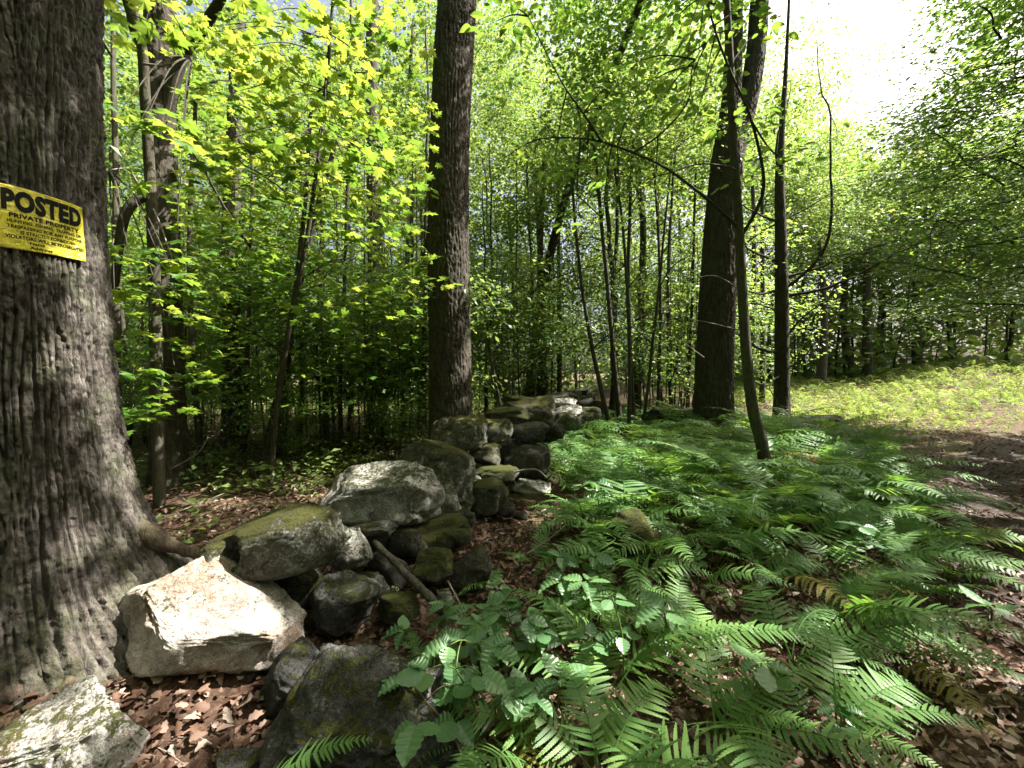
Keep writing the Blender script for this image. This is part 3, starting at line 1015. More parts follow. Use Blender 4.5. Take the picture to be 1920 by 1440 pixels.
for k, (fx, d, ux, uy, w, lab) in enumerate(TR):
    x0 = (fx - 960) / FPX * d
    z0 = float(hgt(x0, d))
    top = P(ux, uy, d)
    a = np.array([x0, d, z0 - .1])
    dirv = (top - a)
    e = a + dirv * (1.0 + 2.2 / max(.8, dirv[2]))
    n = 22
    tt = np.linspace(0, 1, n)[:, None]
    bend = .06 * np.sin(tt * math.pi) * np.array([math.sin(k * 2.1), 0, 0]) * min(3, dirv[2])
    pts = a + (e - a) * tt + bend + .012 * np.stack([vnoise(np.hstack([tt * 9 + k, tt, tt]), q) for q in (1, 2, 3)], 1) * np.array([1, 1, 0])
    r = w / 2 / FPX * d * (.72 if 1090 < fx < 1300 else .9)
    t = thing('thin_tree', lab, 'tree', (x0, d, z0))
    V, T = tube(pts, np.linspace(r * 1.15, r * .55, n), 9)
    MT = Matrix.Translation(-Vector(t.location))
    link('trunk', mesh_np('trunk', V, T, M_BARK_SAP if k == 0 else M_BARK_THIN), t, MT)
    for q in range(4):
        j = 7 + q * 4 if q < 3 else 21
        link('branch', LIMBS[(k + q * 3) % 8], t, MT @ Matrix.Translation(Vector(pts[min(j, 21)])) @ Matrix.Rotation(k * 1.3 + q * 2.2, 4, 'Z') @ Matrix.Scale(.7, 4))
    if d > 6.5:
        zt = e[2] - z0
        cr = link('crown', CROWNS['sparse'][k % 3], t, Matrix.Translation((e[0] - x0, 0, zt + .3)) @ Matrix.Rotation(k * 1.1, 4, 'Z') @ Matrix.Scale(.8 + .03 * d, 4))
        cr['kind'] = 'stuff'

rs = np.random.default_rng(313)
for k in range(75):
    d = rs.uniform(6.8, 17)
    px = rs.uniform(235, 1300)
    if 790 < px < 900 and d < 7.5: continue
    if px > 1000: d = rs.uniform(9.3, 18)
    x0 = (px - 960) / FPX * d
    if seg_dist(np.array(x0), np.array(d), WALL) < .6: continue
    z0 = float(hgt(x0, d))
    h = rs.uniform(2.5, 6)
    n = 16
    tt = np.linspace(0, 1, n)
    ln = rs.normal() * .07 * h
    pts = np.stack([ln * tt ** 1.3 + .05 * vnoise(np.stack([tt * 4 + k * 7, tt * 0, tt * 0], 1), 1), .04 * vnoise(np.stack([tt * 4 + k * 7, tt * 0 + 5, tt * 0], 1), 2), -.08 + tt * h], 1)
    r = rs.uniform(.008, .02)
    left = px < 850
    t = thing('thin_sapling', 'thin bare-stemmed sapling in the thicket behind the wall' if left else 'thin bare-stemmed sapling in the wood past the wall end', 'tree', (x0, d, z0), 'thin stems behind the wall' if left else 'thin stems past the wall end')
    link('stem', mesh_np('stem', *tube(pts, np.linspace(r * 1.2, r * .4, n), 6), M_BARK_THIN), t)
    for q in range(3):
        j = 5 + q * 4
        link('branch', LIMBS[(k + q * 3) % 8], t, Matrix.Translation(Vector(pts[j])) @ Matrix.Rotation(k * 1.3 + q * 2.2, 4, 'Z') @ Matrix.Scale(.4, 4))

# the wood behind: understorey trees in depth
WOODS = []


def place(x, y, md):
    for (a, b) in WOODS:
        if (a - x) ** 2 + (b - y) ** 2 < md * md:
            return False
    WOODS.append((x, y))
    return True


GROUPS = {
    'l': ('leafy young tree in the sunlit wood behind the stone wall', 'young trees in the wood behind the wall'),
    'c': ('leafy young tree in the wood beyond the fern bed', 'young trees in the wood beyond the ferns'),
    'r': ('leafy tree at the wood edge around the clearing', 'trees around the clearing'),
}
cnt = 0
r_ = np.random.default_rng(5)
tries = 0
while cnt < 72 and tries < 6000:
    tries += 1
    d = 7.5 + 16 * r_.random() ** 1.1
    px = r_.uniform(150, 1960)
    x = (px - 960) / FPX * d
    if seg_dist(np.array(x), np.array(d), WALL) < .7: continue
    sky_sector = 1380 < px < 1740
    if px <= 1430 and r_.random() < .35: continue
    if px > 1430: d += 9
    x = (px - 960) / FPX * d
    if px > 1430 and d < 17: continue
    if 1010 < px <= 1430 and d < 10.5: continue
    if px < 1430 and 12.5 < d < 21 and (r_.random() < .75 or 450 < px < 1200): continue
    if not place(x, d, .9 + .03 * d): continue
    far_f = (d - 7) / 26
    kind = 'small' if d < 11 else ('mid' if d < 20 or sky_sector else 'tall')
    if sky_sector:
        hmax = CAMZ + .62 * d
        czz = r_.uniform(3.8, max(4.2, hmax - 3.2))
    else:
        czz = {'small': 3.0, 'mid': 4.6, 'tall': 6.5}[kind] * r_.uniform(.72, 1.55)
    key = 'l' if px < 850 else ('c' if px < 1430 else 'r')
    wild_tree('young_tree', GROUPS[key][0], GROUPS[key][1], x, d, kind, czz, r_.uniform(.85, 1.2), r_.uniform(0, 6.28), cnt, (r_.uniform(.6, 1.1) * (1 + .5 * far_f), r_.uniform(.9, 1.3)), 2)
    cnt += 1
SCREEN = []
for k in range(64):
    left = k % 2 == 0
    px = r_.uniform(225, 800) if left else r_.uniform(885, 1300)
    d = r_.uniform(7.2, 12.5) if left else r_.uniform(9.6, 15)
    x = (px - 960) / FPX * d
    if seg_dist(np.array(x), np.array(d), WALL) < .8: continue
    t = wild_tree('leafy_sapling', 'x', 'leafy saplings behind the wall' if left else 'leafy saplings past the wall end', x, d, 'sparse', r_.uniform(1.3, 2.9), r_.uniform(.6, .95), r_.uniform(0, 6.28), k, (.45, .65), 1)
    SCREEN.append((t, x, d, px))

for k in range(18):
    px, d = r_.uniform(230, 760), r_.uniform(5.4, 9)
    x = (px - 960) / FPX * d
    wild_tree('leafy_sapling', 'x', 'leafy saplings behind the wall', x, d, 'sparse', r_.uniform(.6, 1.3), r_.uniform(.35, .5), r_.uniform(0, 6.28), k, (.3, .25), 1)

# tall trees whose crowns close the upper part of the view
for k, (px, d, cz, kind, sc) in enumerate([
    (330, 12, 8.5, 'mid', 1.2), (520, 14, 10, 'tall', .9), (760, 13.5, 10.5, 'mid', 1.2), (930, 15, 10.5, 'tall', .9), (1020, 11.5, 8.0, 'mid', 1.0), (1150, 11.5, 9., 'mid', 1.1),
    (1200, 12.5, 8.8, 'mid', 1.1), (1290, 16, 11.5, 'mid', 1.2), (1080, 22, 16, 'tall', 1.0), (620, 22, 16, 'tall', 1.1), (230, 16, 12, 'tall', 1.0), (200, 10, 7, 'mid', 1.0), (1330, 11, 8, 'mid', .9), (860, 23, 17, 'tall', 1.1), (420, 22, 15, 'tall', 1.1), (1330, 23, 14, 'tall', 1.1), (1790, 19, 6.5, 'tall', .9), (1890, 19, 8.5, 'tall', 1.), (1550, 22, 11., 'tall', .95), (1650, 21, 9.6, 'tall', 1.), (1730, 19, 9.6, 'tall', .9), (1440, 20, 11.5, 'tall', 1.),
]):
    x = (px - 960) / FPX * d
    wild_tree('canopy_tree', 'tall leafy tree beside or behind the clearing' if px > 1430 else 'tall leafy tree whose crown fills the top of the wood', 'tall trees by the clearing' if px > 1430 else 'tall trees in the wood', x, d, kind, cz, sc, k * 1.37, k, (2.2, 1.5), 2)

# far woods as one mass
pos, nn, hd, rr = crown_pts(900, 1, 1, 2, 10, 3, .1)
rr = np.random.default_rng(901)
N = 150000
ang = rr.uniform(-1.05, 1.05, N)
dist = 22 + 26 * rr.random(N)
cl = vnoise(np.stack([ang * 14, dist * .1, 0 * ang], 1), 5)
hmaxf = np.where((np.tan(ang) > .56) & (np.tan(ang) < .95), .80, 1.05)
zz = -.3 + np.where(rr.random(N) < .35, rr.random(N) * .35, rr.random(N) ** 1.1) * (hmaxf * dist * np.cos(ang)) * (.8 + .25 * cl)
pos = np.stack([dist * np.sin(ang), dist * np.cos(ang), zz], 1)
ok = vnoise(pos * .35, 6) + .7 * vnoise(pos * 1.1, 8) > -.15
pos = pos[ok]
pos = pos[carve(pos, .3)]
nn = norm(np.array([0, 0, 1.]) + rr.normal(size=pos.shape) * .55)
hd = rr.normal(size=pos.shape)
V, T, rd = batch(LEAF4[0], LEAF4[1], pos, nn, hd, rr.uniform(.28, .55, len(pos)), 3)
tag(link('distant_woods', mesh_np('distant_woods', V, T, M_FAR, False, rd)), 'sunlit mass of distant woodland foliage closing the view', 'woodland', kind='stuff')

N = 42000  # unseen foliage ring, added to block sky light from the sides and behind
ang = rr.uniform(1.05, 2 * math.pi - 1.05, N)
dist = rr.uniform(9, 24, N)
zz = rr.random(N) * np.where(np.abs(ang - SUN_AZ) < .75, .7, 1.35) * dist
pos = np.stack([dist * np.sin(ang), dist * np.cos(ang), zz], 1)
pos = pos[(vnoise(pos * .4, 6) + .7 * vnoise(pos * 1.1, 8) > -.2)]
nn = norm(np.array([0, 0, 1.]) + rr.normal(size=pos.shape) * .6)
pos = pos[carve(pos, .3)]
nn = norm(np.array([0, 0, 1.]) + rr.normal(size=pos.shape) * .6)
V, T, rd = batch(LEAF4[0], LEAF4[1], pos, nn, rr.normal(size=pos.shape), rr.uniform(.5, .95, len(pos)), 4)
tag(link('added_surrounding_woods', mesh_np('added_surrounding_woods', V, T, M_CANOPY, False, rd)), 'added mass of unseen woodland foliage around and behind the viewpoint, blocking sky light', 'woodland', kind='stuff')

# trees added beside and behind the camera so their crowns shade the foreground
rr = np.random.default_rng(41)
SHADE = [(4.8, 1.4, 7.6, 3.2, 2.2, 'tall tree beside the path shading the ferns'), (8.6, 2.6, 9.2, 3.4, 2.2, 'tall tree across the path'), (9.6, 6.4, 9.5, 3.6, 2.4, 'tall tree over the path bend'),
         (5.4, 5.0, 8.8, 3.0, 2.0, 'tall tree above the fern bed'), (-1.0, 2.5, 9.5, 2.8, 1.8, 'tall crown above the boulders'), (12.2, 4.4, 10.5, 3.6, 2.4, 'tall tree far across the path'), (3.2, 8.4, 10.0, 3.0, 2.2, 'tall tree along the wall line'),
         (2.3, 1.9, 8.6, 2.5, 1.7, 'tall tree leaning over the viewpoint')]
for k, (x, y, cz, rx, rz, lab) in enumerate(SHADE):
    pos, nn, hd, r = crown_pts(600 + k, rx, rz, 24, 760, 15, .42, .3, .5)
    pos = pos + np.array([x, y, cz])
    keep = carve(pos)
    # nothing of these crowns hangs into the picture's open sky
    f = pos[:, 1] > .3
    ppx = np.where(f, 960 + FPX * pos[:, 0] / np.maximum(pos[:, 1], .3), -1)
    ppy = np.where(f, 700 - FPX * (pos[:, 2] - CAMZ) / np.maximum(pos[:, 1], .3), -1)
    keep &= ~((ppx > 1400) & (ppx < 1720) & (ppy > -40) & (ppy < 230))
    pos, nn, hd = pos[keep], nn[keep], hd[keep]
    V, T, rd = batch(LEAF4[0], LEAF4[1], pos, nn, hd, .125 * r.uniform(.7, 1.2, len(pos)), k)
    if lab.startswith('tall crown'):
        t = big
    else:
        fx, fy = {0: (6.2, -.4), 1: (8.6, 1.6), 2: (11.5, 6.6), 3: (8.2, 4.2), 5: (12.5, 3.4), 6: (.6, 12.5), 7: (2.6, -1.6)}[k]
        z = float(hgt(fx, fy))
        t = thing('added_shade_tree', lab + ', added for its overhead shade', 'tree', (fx, fy, z))
        tp = np.array([(0, 0, -.1), (.05, .02, 2), (0.3 * (x - fx), .3 * (y - fy), cz * .6), (x - fx, y - fy, cz + .5)])
        V2, T2_ = tube(curve(tp, 20), np.linspace(.2, .07, 20), 12)
        link('trunk', mesh_np('trunk', V2, T2_, M_BARK_MID), t)
    o = link('crown', mesh_np('crown', V, T, M_CANOPY, False, rd), t, Matrix.Translation(-Vector(t.location)))
    o['kind'] = 'stuff'


for k, (x, y, cz, kind) in enumerate([(-7, -1.5, 6.5, 'tall'), (-3.5, -5, 6.5, 'tall'), (1.5, -6, 7, 'tall'), (6.5, -5.5, 7, 'tall'), (-9, 3.5, 7, 'tall'), (11, -3, 7.5, 'tall'), (-1, -9.5, 8, 'tall'), (-11, -6, 8, 'tall'), (-6.5, 4.8, 9, 'mid'), (-4.5, 1., 9.5, 'mid'), (5, -10, 8, 'tall')]):  # trees added around the viewpoint to block light from the open sky
    wild_tree('canopy_tree', 'tall leafy tree added behind and beside the viewpoint to block sky light', 'tall trees behind the viewpoint', x, y, kind, cz, 1.15, k * 2.3, k, (2.2, 1.5), 2)

# ------------------------------------------------------------------ near foliage: maple saplings at the left
def leafy_tree(t, clusters, leaf, mat, size, seed, n_objs, limb_mat, stem_pts, mass=None, per=9, spread=.34, tilt=(0, 0, 1), name='leaf'):
    """clusters: (px,py,depth); a twig runs from the nearest stem point to each cluster; up to n_objs leaves are objects"""
    r = np.random.default_rng(seed)
    MT = Matrix.Translation(-Vector(t.location))
    lm = [mesh_np(name, leaf[0] * np.array([1, 1, 1 + .5 * q]), leaf[1], mat, False, np.full(len(leaf[0]), .2 + .2 * q)) for q in range(4)]
    stem = np.asarray(stem_pts)
    used = 0
    rest = []
    for ci, (cx, cy, d) in enumerate(clusters):
        c = P(cx, cy, d)
        k = np.argmin(np.linalg.norm((stem - c) * np.array([1, 1, .7]) + np.array([0, 0, -.35]), axis=1))
        a = stem[k]
        mid = (a + c) / 2 + np.array([0, 0, .10 * np.linalg.norm(c - a)])
        cv = curve([a, mid, c], 12)
        V, T = tube(cv, np.linspace(.009, .003, 12), 5)
        tw = link('twig', mesh_np('twig', V, T, limb_mat), t, MT)
        n = norm(np.array(tilt) + r.normal(size=3) * .16)
        ux = norm(np.cross(n, np.array([.2, .95, .1]))); uy = np.cross(n, ux)
        base_dir = norm(c - a)
        for q in range(per):
            an = r.random() * 6.28
            rad = spread * math.sqrt(r.random())
            off = rad * (math.cos(an) * ux + math.sin(an) * uy)
            p = c + off + np.array([0, 0, r.normal() * .035 - .25 * rad * rad])
            h = norm(off + base_dir * .15 + r.normal(size=3) * .08 + np.array([0, 0, -.09]))
            nn = norm(n + r.normal(size=3) * .20)
            s = size * r.uniform(.5, 1.25)
            if used < n_objs:
                link(name, lm[r.integers(0, 4)], tw, frame(p, nn, h, s))
                used += 1
            else:
                rest.append((p, nn, h, s))
    if mass is not None:
        for (cx, cy, d) in mass:
            c = P(cx, cy, d)
            if not carve(c[None], .15)[0] and d > 4.5 and seed == 704: continue
            n = norm(np.array(tilt) + r.normal(size=3) * .2)
            ux = norm(np.cross(n, np.array([.2, .95, .1]))); uy = np.cross(n, ux)
            for q in range(per):
                an = r.random() * 6.28
                rad = spread * 1.1 * math.sqrt(r.random())
                off = rad * (math.cos(an) * ux + math.sin(an) * uy)
                rest.append((c + off + np.array([0, 0, r.normal() * .04]), norm(n + r.normal(size=3) * .25), norm(off + r.normal(size=3) * .05 + np.array([0, 0, -.05])), size * r.uniform(.65, 1.15)))
    if rest:
        pos = np.array([q[0] for q in rest]); nn = np.array([q[1] for q in rest]); hh = np.array([q[2] for q in rest]); ss = np.array([q[3] for q in rest])
        V, T, rd = batch(leaf[0], leaf[1], pos, nn, hh, ss, seed)
        o = link('foliage', mesh_np('foliage', V, T, mat, False, rd), t, MT)
        o['kind'] = 'stuff'


# maple 1: stem in front of the dark trunk
s1 = trunk_px([(300, 985, 4.3), (296, 800, 4.3), (292, 600, 4.3), (287, 450, 4.2), (281, 330, 4.2), (272, 180, 4.1), (266, 90, 4.0), (250, 50, 3.9), (240, -30, 3.8)])
s1[0, 2] = float(hgt(s1[0, 0], s1[0, 1])) - .05
m1 = thing('maple_sapling', 'slim maple sapling in front of the dark trunk beside the furrowed tree', 'tree', s1[0])
c1 = add_limb(m1, s1, .056, .036, M_BARK_SAP, 'trunk', 12, 60)
l1 = add_limb(m1, trunk_px([(282, 372, 4.2), (262, 372, 4.15), (240, 392, 4.1), (228, 430, 4.1), (222, 470, 4.1), (212, 560, 4.2)]), .05, .035, M_BARK_THIN, 'branch', 10)
l2 = add_limb(m1, trunk_px([(284, 385, 4.2), (300, 420, 4.1), (318, 470, 4.0), (330, 500, 3.9)]), .010, .004, M_TWIG_PALE, 'branch', 6)
l3 = add_limb(m1, trunk_px([(283, 380, 4.2), (262, 350, 4.1), (240, 318, 4.), (205, 318, 3.8)]), .010, .004, M_TWIG_PALE, 'branch', 6)
l4 = add_limb(m1, trunk_px([(268, 120, 4.0), (310, 122, 3.9), (360, 105, 3.8)]), .012, .005, M_TWIG_PALE, 'branch', 6)
l5 = add_limb(m1, trunk_px([(264, 80, 4.0), (275, 20, 3.9), (300, -30, 3.8)]), .02, .012, M_BARK_GREY, 'branch', 6)
stem1 = np.vstack([c1, l1, l3, l4, l5])
cl1 = [(235, 195, 2.9), (275, 220, 3.0), (310, 240, 3.1), (340, 262, 3.2), (230, 20, 3.2), (275, 40, 3.2), (320, 20, 3.4), (215, 330, 3.2), (240, 470, 3.1), (330, 470, 3.3), (300, 485, 3.3), (250, 545, 3.4), (215, 560, 3.4), (300, 560, 3.5), (225, 650, 3.5), (280, 645, 3.6), (330, 520, 3.4), (205, 790, 3.2), (250, 700, 3.4), (330, 700, 3.6), (300, 760, 3.5), (235, 765, 3.4), (350, 600, 3.7)]
r = np.random.default_rng(77)
ms1 = [(r.uniform(200, 420), r.uniform(380, 780), r.uniform(4.2, 6.2)) for _ in range(46)]
leafy_tree(m1, cl1, MAPLE, M_MAPLE, .135, 701, 200, M_BARK_THIN, stem1, ms1, 9, .26)

# maple 2: the bright one in the middle of the left half
s2 = trunk_px([(505, 900, 5.2), (520, 760, 5.2), (545, 600, 5.1), (575, 450, 5.0), (595, 300, 4.9), (612, 150, 4.8), (622, 30, 4.7), (628, -60, 4.7)])
s2[0, 2] = float(hgt(s2[0, 0], s2[0, 1])) - .05
m2 = thing('maple_sapling', 'bright yellow-green maple sapling with large sunlit leaves left of the middle trunk', 'tree', s2[0])
c2 = add_limb(m2, s2, .036, .014, M_BARK_THIN, 'trunk', 10, 60)
cl2 = [(390, 50, 3.9), (430, 95, 3.9), (400, 60, 4.1), (470, 30, 4.0), (520, 60, 4.0), (560, 95, 4.0), (600, 60, 4.0), (640, 40, 4.1), (680, 40, 4.2), (470, 120, 4.0), (520, 150, 4.0), (575, 165, 4.0), (630, 130, 4.1), (690, 120, 4.2),
       (450, 170, 4.0), (500, 205, 4.0), (555, 230, 4.1), (610, 210, 4.1), (660, 200, 4.2), (710, 170, 4.4), (540, 285, 4.1), (600, 275, 4.1), (650, 285, 4.2), (700, 270, 4.3), (430, 260, 3.8), (475, 285, 3.8), (510, 300, 3.9), (420, 300, 3.9),
       (560, 390, 4.0), (610, 385, 4.1), (590, 320, 4.2), (660, 330, 4.3), (700, 320, 4.3), (640, 420, 4.2), (690, 430, 4.4), (740, 430, 4.5), (540, 430, 4.2), (480, 350, 4.0), (430, 360, 4.0), (390, 350, 4.1), (760, 260, 4.6), (770, 380, 4.7)]
ms2 = [(r.uniform(340, 800), r.uniform(20, 600), r.uniform(4.8, 7.0)) for _ in range(150)]
leafy_tree(m2, cl2, MAPLE, M_MAPLE, .145, 702, 290, M_BARK_THIN, c2, ms2, 10, .32)

# maple 3: low spreading one before the wood
s3 = trunk_px([(640, 850, 7.4), (638, 700, 7.4), (645, 560, 7.3), (650, 400, 7.2), (655, 250, 7.1), (658, 100, 7.0), (658, -20, 7.0)])
s3[0, 2] = float(hgt(s3[0, 0], s3[0, 1])) - .05
m3 = thing('maple_sapling', 'taller maple sapling with tiered leaf layers between leaning stems and middle trunk', 'tree', s3[0])
c3 = add_limb(m3, s3, .04, .02, M_BARK_THIN, 'trunk', 10, 50)
cl3 = [(r.uniform(440, 810), r.uniform(420, 700), r.uniform(6.0, 7.6)) for _ in range(34)]
ms3 = [(r.uniform(380, 830), r.uniform(380, 760), r.uniform(6.0, 9.5)) for _ in range(120)] + [(r.uniform(210, 820), r.uniform(470, 770), r.uniform(5.2, 8.5)) for _ in range(90)]
leafy_tree(m3, cl3, MAPLE, M_MAPLE, .13, 703, 250, M_BARK_THIN, c3, ms3, 10, .42)

# curved sapling in the ferns at the right, beech-like oval leaves
s4 = trunk_px([(1424, 945, 5.0), (1434, 890, 5.0), (1429, 835, 5.0), (1412, 770, 5.0), (1401, 680, 5.0), (1393, 570, 5.0), (1388, 470, 5.0), (1384, 400, 5.0), (1377, 300, 5.0), (1372, 200, 5.0), (1368, 100, 4.95), (1362, 0, 4.9), (1360, -60, 4.9)])
s4[0, 2] = float(hgt(s4[0, 0], s4[0, 1])) - .06
sap = thing('curved_sapling', 'sapling with a curved smooth stem rising out of the fern bed', 'tree', s4[0])
c4 = curve(s4, 160)
rr4 = np.interp(np.linspace(0, 1, 160), [0, .12, .3, .6, 1], [.078, .074, .062, .050, .036]) * (1 + .03 * vnoise(c4 * 9, 3))
link('trunk', mesh_np('trunk', *tube(c4, rr4, 20), M_BARK_SAP), sap, Matrix.Translation(-Vector(sap.location)))
b1 = add_limb(sap, trunk_px([(1386, 428, 5.0), (1340, 385, 4.8), (1290, 345, 4.6), (1240, 310, 4.4), (1175, 282, 4.3), (1120, 264, 4.2), (1060, 258, 4.1), (1000, 264, 4.0), (940, 300, 3.9)]), .019, .004, M_BARK_THIN, n=40)
b2 = add_limb(sap, trunk_px([(1128, 266, 4.2), (1095, 215, 4.1), (1060, 165, 4.0), (1030, 110, 3.95), (990, 30, 3.9)]), .012, .004, M_BARK_THIN)
b3 = add_limb(sap, trunk_px([(1392, 440, 5.0), (1418, 395, 4.9), (1432, 350, 4.8), (1425, 290, 4.7), (1405, 215, 4.6), (1372, 140, 4.5), (1345, 70, 4.4), (1322, -10, 4.3)]), .022, .009, M_BARK_THIN, n=40)
b4 = add_limb(sap, trunk_px([(1190, 285, 4.3), (1240, 250, 4.2), (1290, 190, 4.1), (1300, 120, 4.0), (1340, 60, 4.0)]), .010, .004, M_BARK_THIN)
b5 = add_limb(sap, trunk_px([(1200, 340, 4.4), (1250, 325, 4.4), (1310, 308, 4.5), (1365, 312, 4.8), (1380, 320, 5.0)][::-1]), .012, .004, M_BARK_THIN)
b6 = add_limb(sap, trunk_px([(1408, 225, 4.6), (1440, 275, 4.7), (1470, 300, 4.8)]), .012, .005, M_BARK_THIN)
b7 = add_limb(sap, trunk_px([(1390, 545, 5.0), (1350, 520, 4.8), (1320, 518, 4.6), (1295, 528, 4.5)]), .008, .003, M_TWIG_PALE)
b8 = add_limb(sap, trunk_px([(1392, 620, 5.0), (1330, 605, 4.8), (1290, 598, 4.7)]), .007, .003, M_TWIG_PALE)
b9 = add_limb(sap, trunk_px([(1320, 670, 5.2), (1280, 640, 5.0), (1250, 610, 4.9), (1170, 575, 4.7)]), .006, .003, M_TWIG_PALE)
stem4 = np.vstack([b1, b2, b3, b4, b5, b6])
cl4 = [(1000, 20, 3.9), (960, 15, 3.8), (930, 40, 3.8), (1250, 40, 4.1), (1290, 60, 4.1), (1230, 90, 4.2), (1310, 100, 4.2), (1180, 120, 4.2), (1260, 140, 4.2), (1150, 160, 4.2), (1200, 170, 4.2), (1240, 190, 4.2), (1130, 205, 4.2), (1180, 215, 4.2), (1280, 200, 4.3), (1320, 170, 4.4), (1330, 30, 4.2), (1380, 30, 4.4), (1400, 70, 4.6), (1360, 230, 4.6), (1300, 240, 4.4), (1090, 240, 4.2), (1040, 300, 4.1), (1000, 290, 4.0), (1100, 320, 4.2), (1160, 330, 4.3), (1230, 340, 4.4), (1420, 220, 4.7), (1450, 290, 4.8), (1480, 310, 4.8), (1380, 340, 4.9), (1080, 400, 4.3), (1130, 410, 4.4), (1430, 20, 4.6), (1460, 40, 4.8)]
ms4 = [(r.uniform(920, 1480), r.uniform(-20, 330), r.uniform(4.6, 7.2)) for _ in range(110)]
leafy_tree(sap, cl4, OVAL, M_BEECH, .12, 704, 290, M_BARK_THIN, stem4, ms4, 11, .25)

# boughs of the tree outside the frame at the right: tiers of small leaves
rb = np.random.default_rng(19)
bx, by = 12.6, 7.6
rz0 = float(hgt(bx, by))
rt = thing('beech_tree', 'large beech whose tiered leafy boughs hang in from the picture edge', 'tree', (bx, by, rz0))
V, T = tube(curve([(0, 0, -.1), (.1, 0, 3), (0, .1, 7), (.1, .2, 12)], 30), np.linspace(.24, .12, 30), 16)
link('trunk', mesh_np('trunk', V, T, M_BARK_GREY), rt)
MT = Matrix.Translation(-Vector(rt.location))
pos, nn, hh = [], [], []
for k in range(84):
    px, py = rb.uniform(1620, 1960), rb.uniform(-60, 620)
    if py < 210: px = rb.uniform(1690 + (210 - py) * .10, 1990)
    d = rb.uniform(6.2, 9.5)
    c = P(px, py, d)
    a0 = np.array([bx, by, min(11, c[2] + 1.2)])
    a = c + norm(a0 - c) * rb.uniform(1.4, 2.4) + rb.normal(size=3) * np.array([.5, .5, .3])
    cv = curve([a, (a + c) / 2 + rb.normal(size=3) * .12 + np.array([0, 0, .2]), c], 16)
    cv = cv + .05 * np.stack([vnoise(cv * 3 + k * 5, q) for q in (1, 2, 3)], 1)
    V, T = tube(cv, np.linspace(.016, .003, 16), 5)
    link('branch', mesh_np('branch', V, T, M_BARK_THIN), rt, MT)
    ax = norm(c - a)
    for q in range(17):
        t_ = rb.uniform(-.1, 1.08)
        cc = a + (c - a) * t_ + np.array([0, 0, .35 * 4 * t_ * (1 - t_) * .5]) + rb.normal(size=3) * np.array([.4, .4, .12])
        n_ = norm(np.array([-.15, -.15, 1.]) + rb.normal(size=3) * .12)
        for w in range(20):
            o2 = rb.normal(size=3) * np.array([.28, .28, .045])
            pos.append(cc + o2); nn.append(norm(n_ + rb.normal(size=3) * .28)); hh.append(norm(o2 + ax * .2 + rb.normal(size=3) * .05))
pos, nn, hh = np.array(pos), np.array(nn), np.array(hh)
pp = np.array([proj(p) for p in pos])
keep = carve(pos) & ~((pp[:, 0] > 1420) & (pp[:, 0] < 1690 - .12 * pp[:, 1]) & (pp[:, 1] < 190))
V, T, rd = batch(LEAF4[0], LEAF4[1], pos[keep], nn[keep], hh[keep], rb.uniform(.07, .115, keep.sum()), 20)
o = link('crown', mesh_np('crown', V, T, M_BEECH, False, rd), rt, MT)
o['kind'] = 'stuff'

# ------------------------------------------------------------------ stones
ICO = {}


def ico(sub):
    if sub not in ICO:
        bm = bmesh.new()
        bmesh.ops.create_icosphere(bm, subdivisions=sub, radius=1)
        bm.verts.ensure_lookup_table()
        ICO[sub] = (np.array([v.co[:] for v in bm.verts]), np.array([[v.index for v in f.verts] for f in bm.faces]))
        bm.free()
    return ICO[sub]


def rock_geo(seed, roll=0., box=.62, planes=12, rough=.07, sub=4, asp=(1, 1, 1), pl=None):
    """rock in a unit box; asp: proportions before the roll"""
    r = np.random.default_rng(seed)
    v, T = ico(sub)
    p = np.sign(v) * np.abs(v) ** box
    cuts = [(norm(np.array(a, float)), b) for a, b in (pl or [])]
    cuts += [(norm(r.normal(size=3)), r.uniform(.66, 1.0)) for k in range(planes)]
    for n, d in cuts:
        e = p @ n - d
        p = p - np.where(e > 0, e * .95, 0)[:, None] * n
    p = p + v * (.13 * fbm(v * 1.1 + seed * 3.1, seed, 2))[:, None] + v * (rough * fbm(v * 3.2 + seed, seed + 4, 4, .55))[:, None] + v * (rough * .3 * fbm(v * 12 + seed, seed + 14, 3, .6))[:, None]
    p = p * np.array(asp)
    c, s = math.cos(roll), math.sin(roll)
    p = np.stack([p[:, 0] * c - p[:, 2] * s, p[:, 1], p[:, 0] * s + p[:, 2] * c], 1)
    lo, hi = p.min(0), p.max(0)
    return (p - (lo + hi) / 2) / (hi - lo), T


def rock_px(name, px, py, w, h, d, mat, seed, roll=0., deep=.8, label=None, parent=None, cat=None, pit=None, **kw):
    asp = (w / max(w, h), deep, h / max(w, h)) if roll else (1, 1, 1)
    U, T = rock_geo(seed, math.radians(roll), asp=asp, **kw)
    D = deep * math.sqrt(w * h) / FPX * d
    d = d + .2 * D
    W, H = w / FPX * d, h / FPX * d
    c = P(px, py, d)
    V = U * np.array([W, D, H])
    if pit is not None:
        pc_ = P(pit[0], pit[1], d) - c
        dd = np.hypot(V[:, 0] - pc_[0], V[:, 2] - pc_[2])
        fr = V[:, 1] < .1
        V = V + np.where(fr, pit[3] * np.exp(-(dd / pit[2]) ** 4), 0)[:, None] * np.array([.15, 1., -.45])
    me = mesh_np(name, V, T, mat)
    if parent is not None:
        o = link(name, me, parent, Matrix.Translation(Vector(c) - Vector(parent.location)))
        if label: o['label'] = label
    else:
        o = link(name, me, None, Matrix.Translation(Vector(c)))
        tag(o, label, cat or 'boulder')
    return o


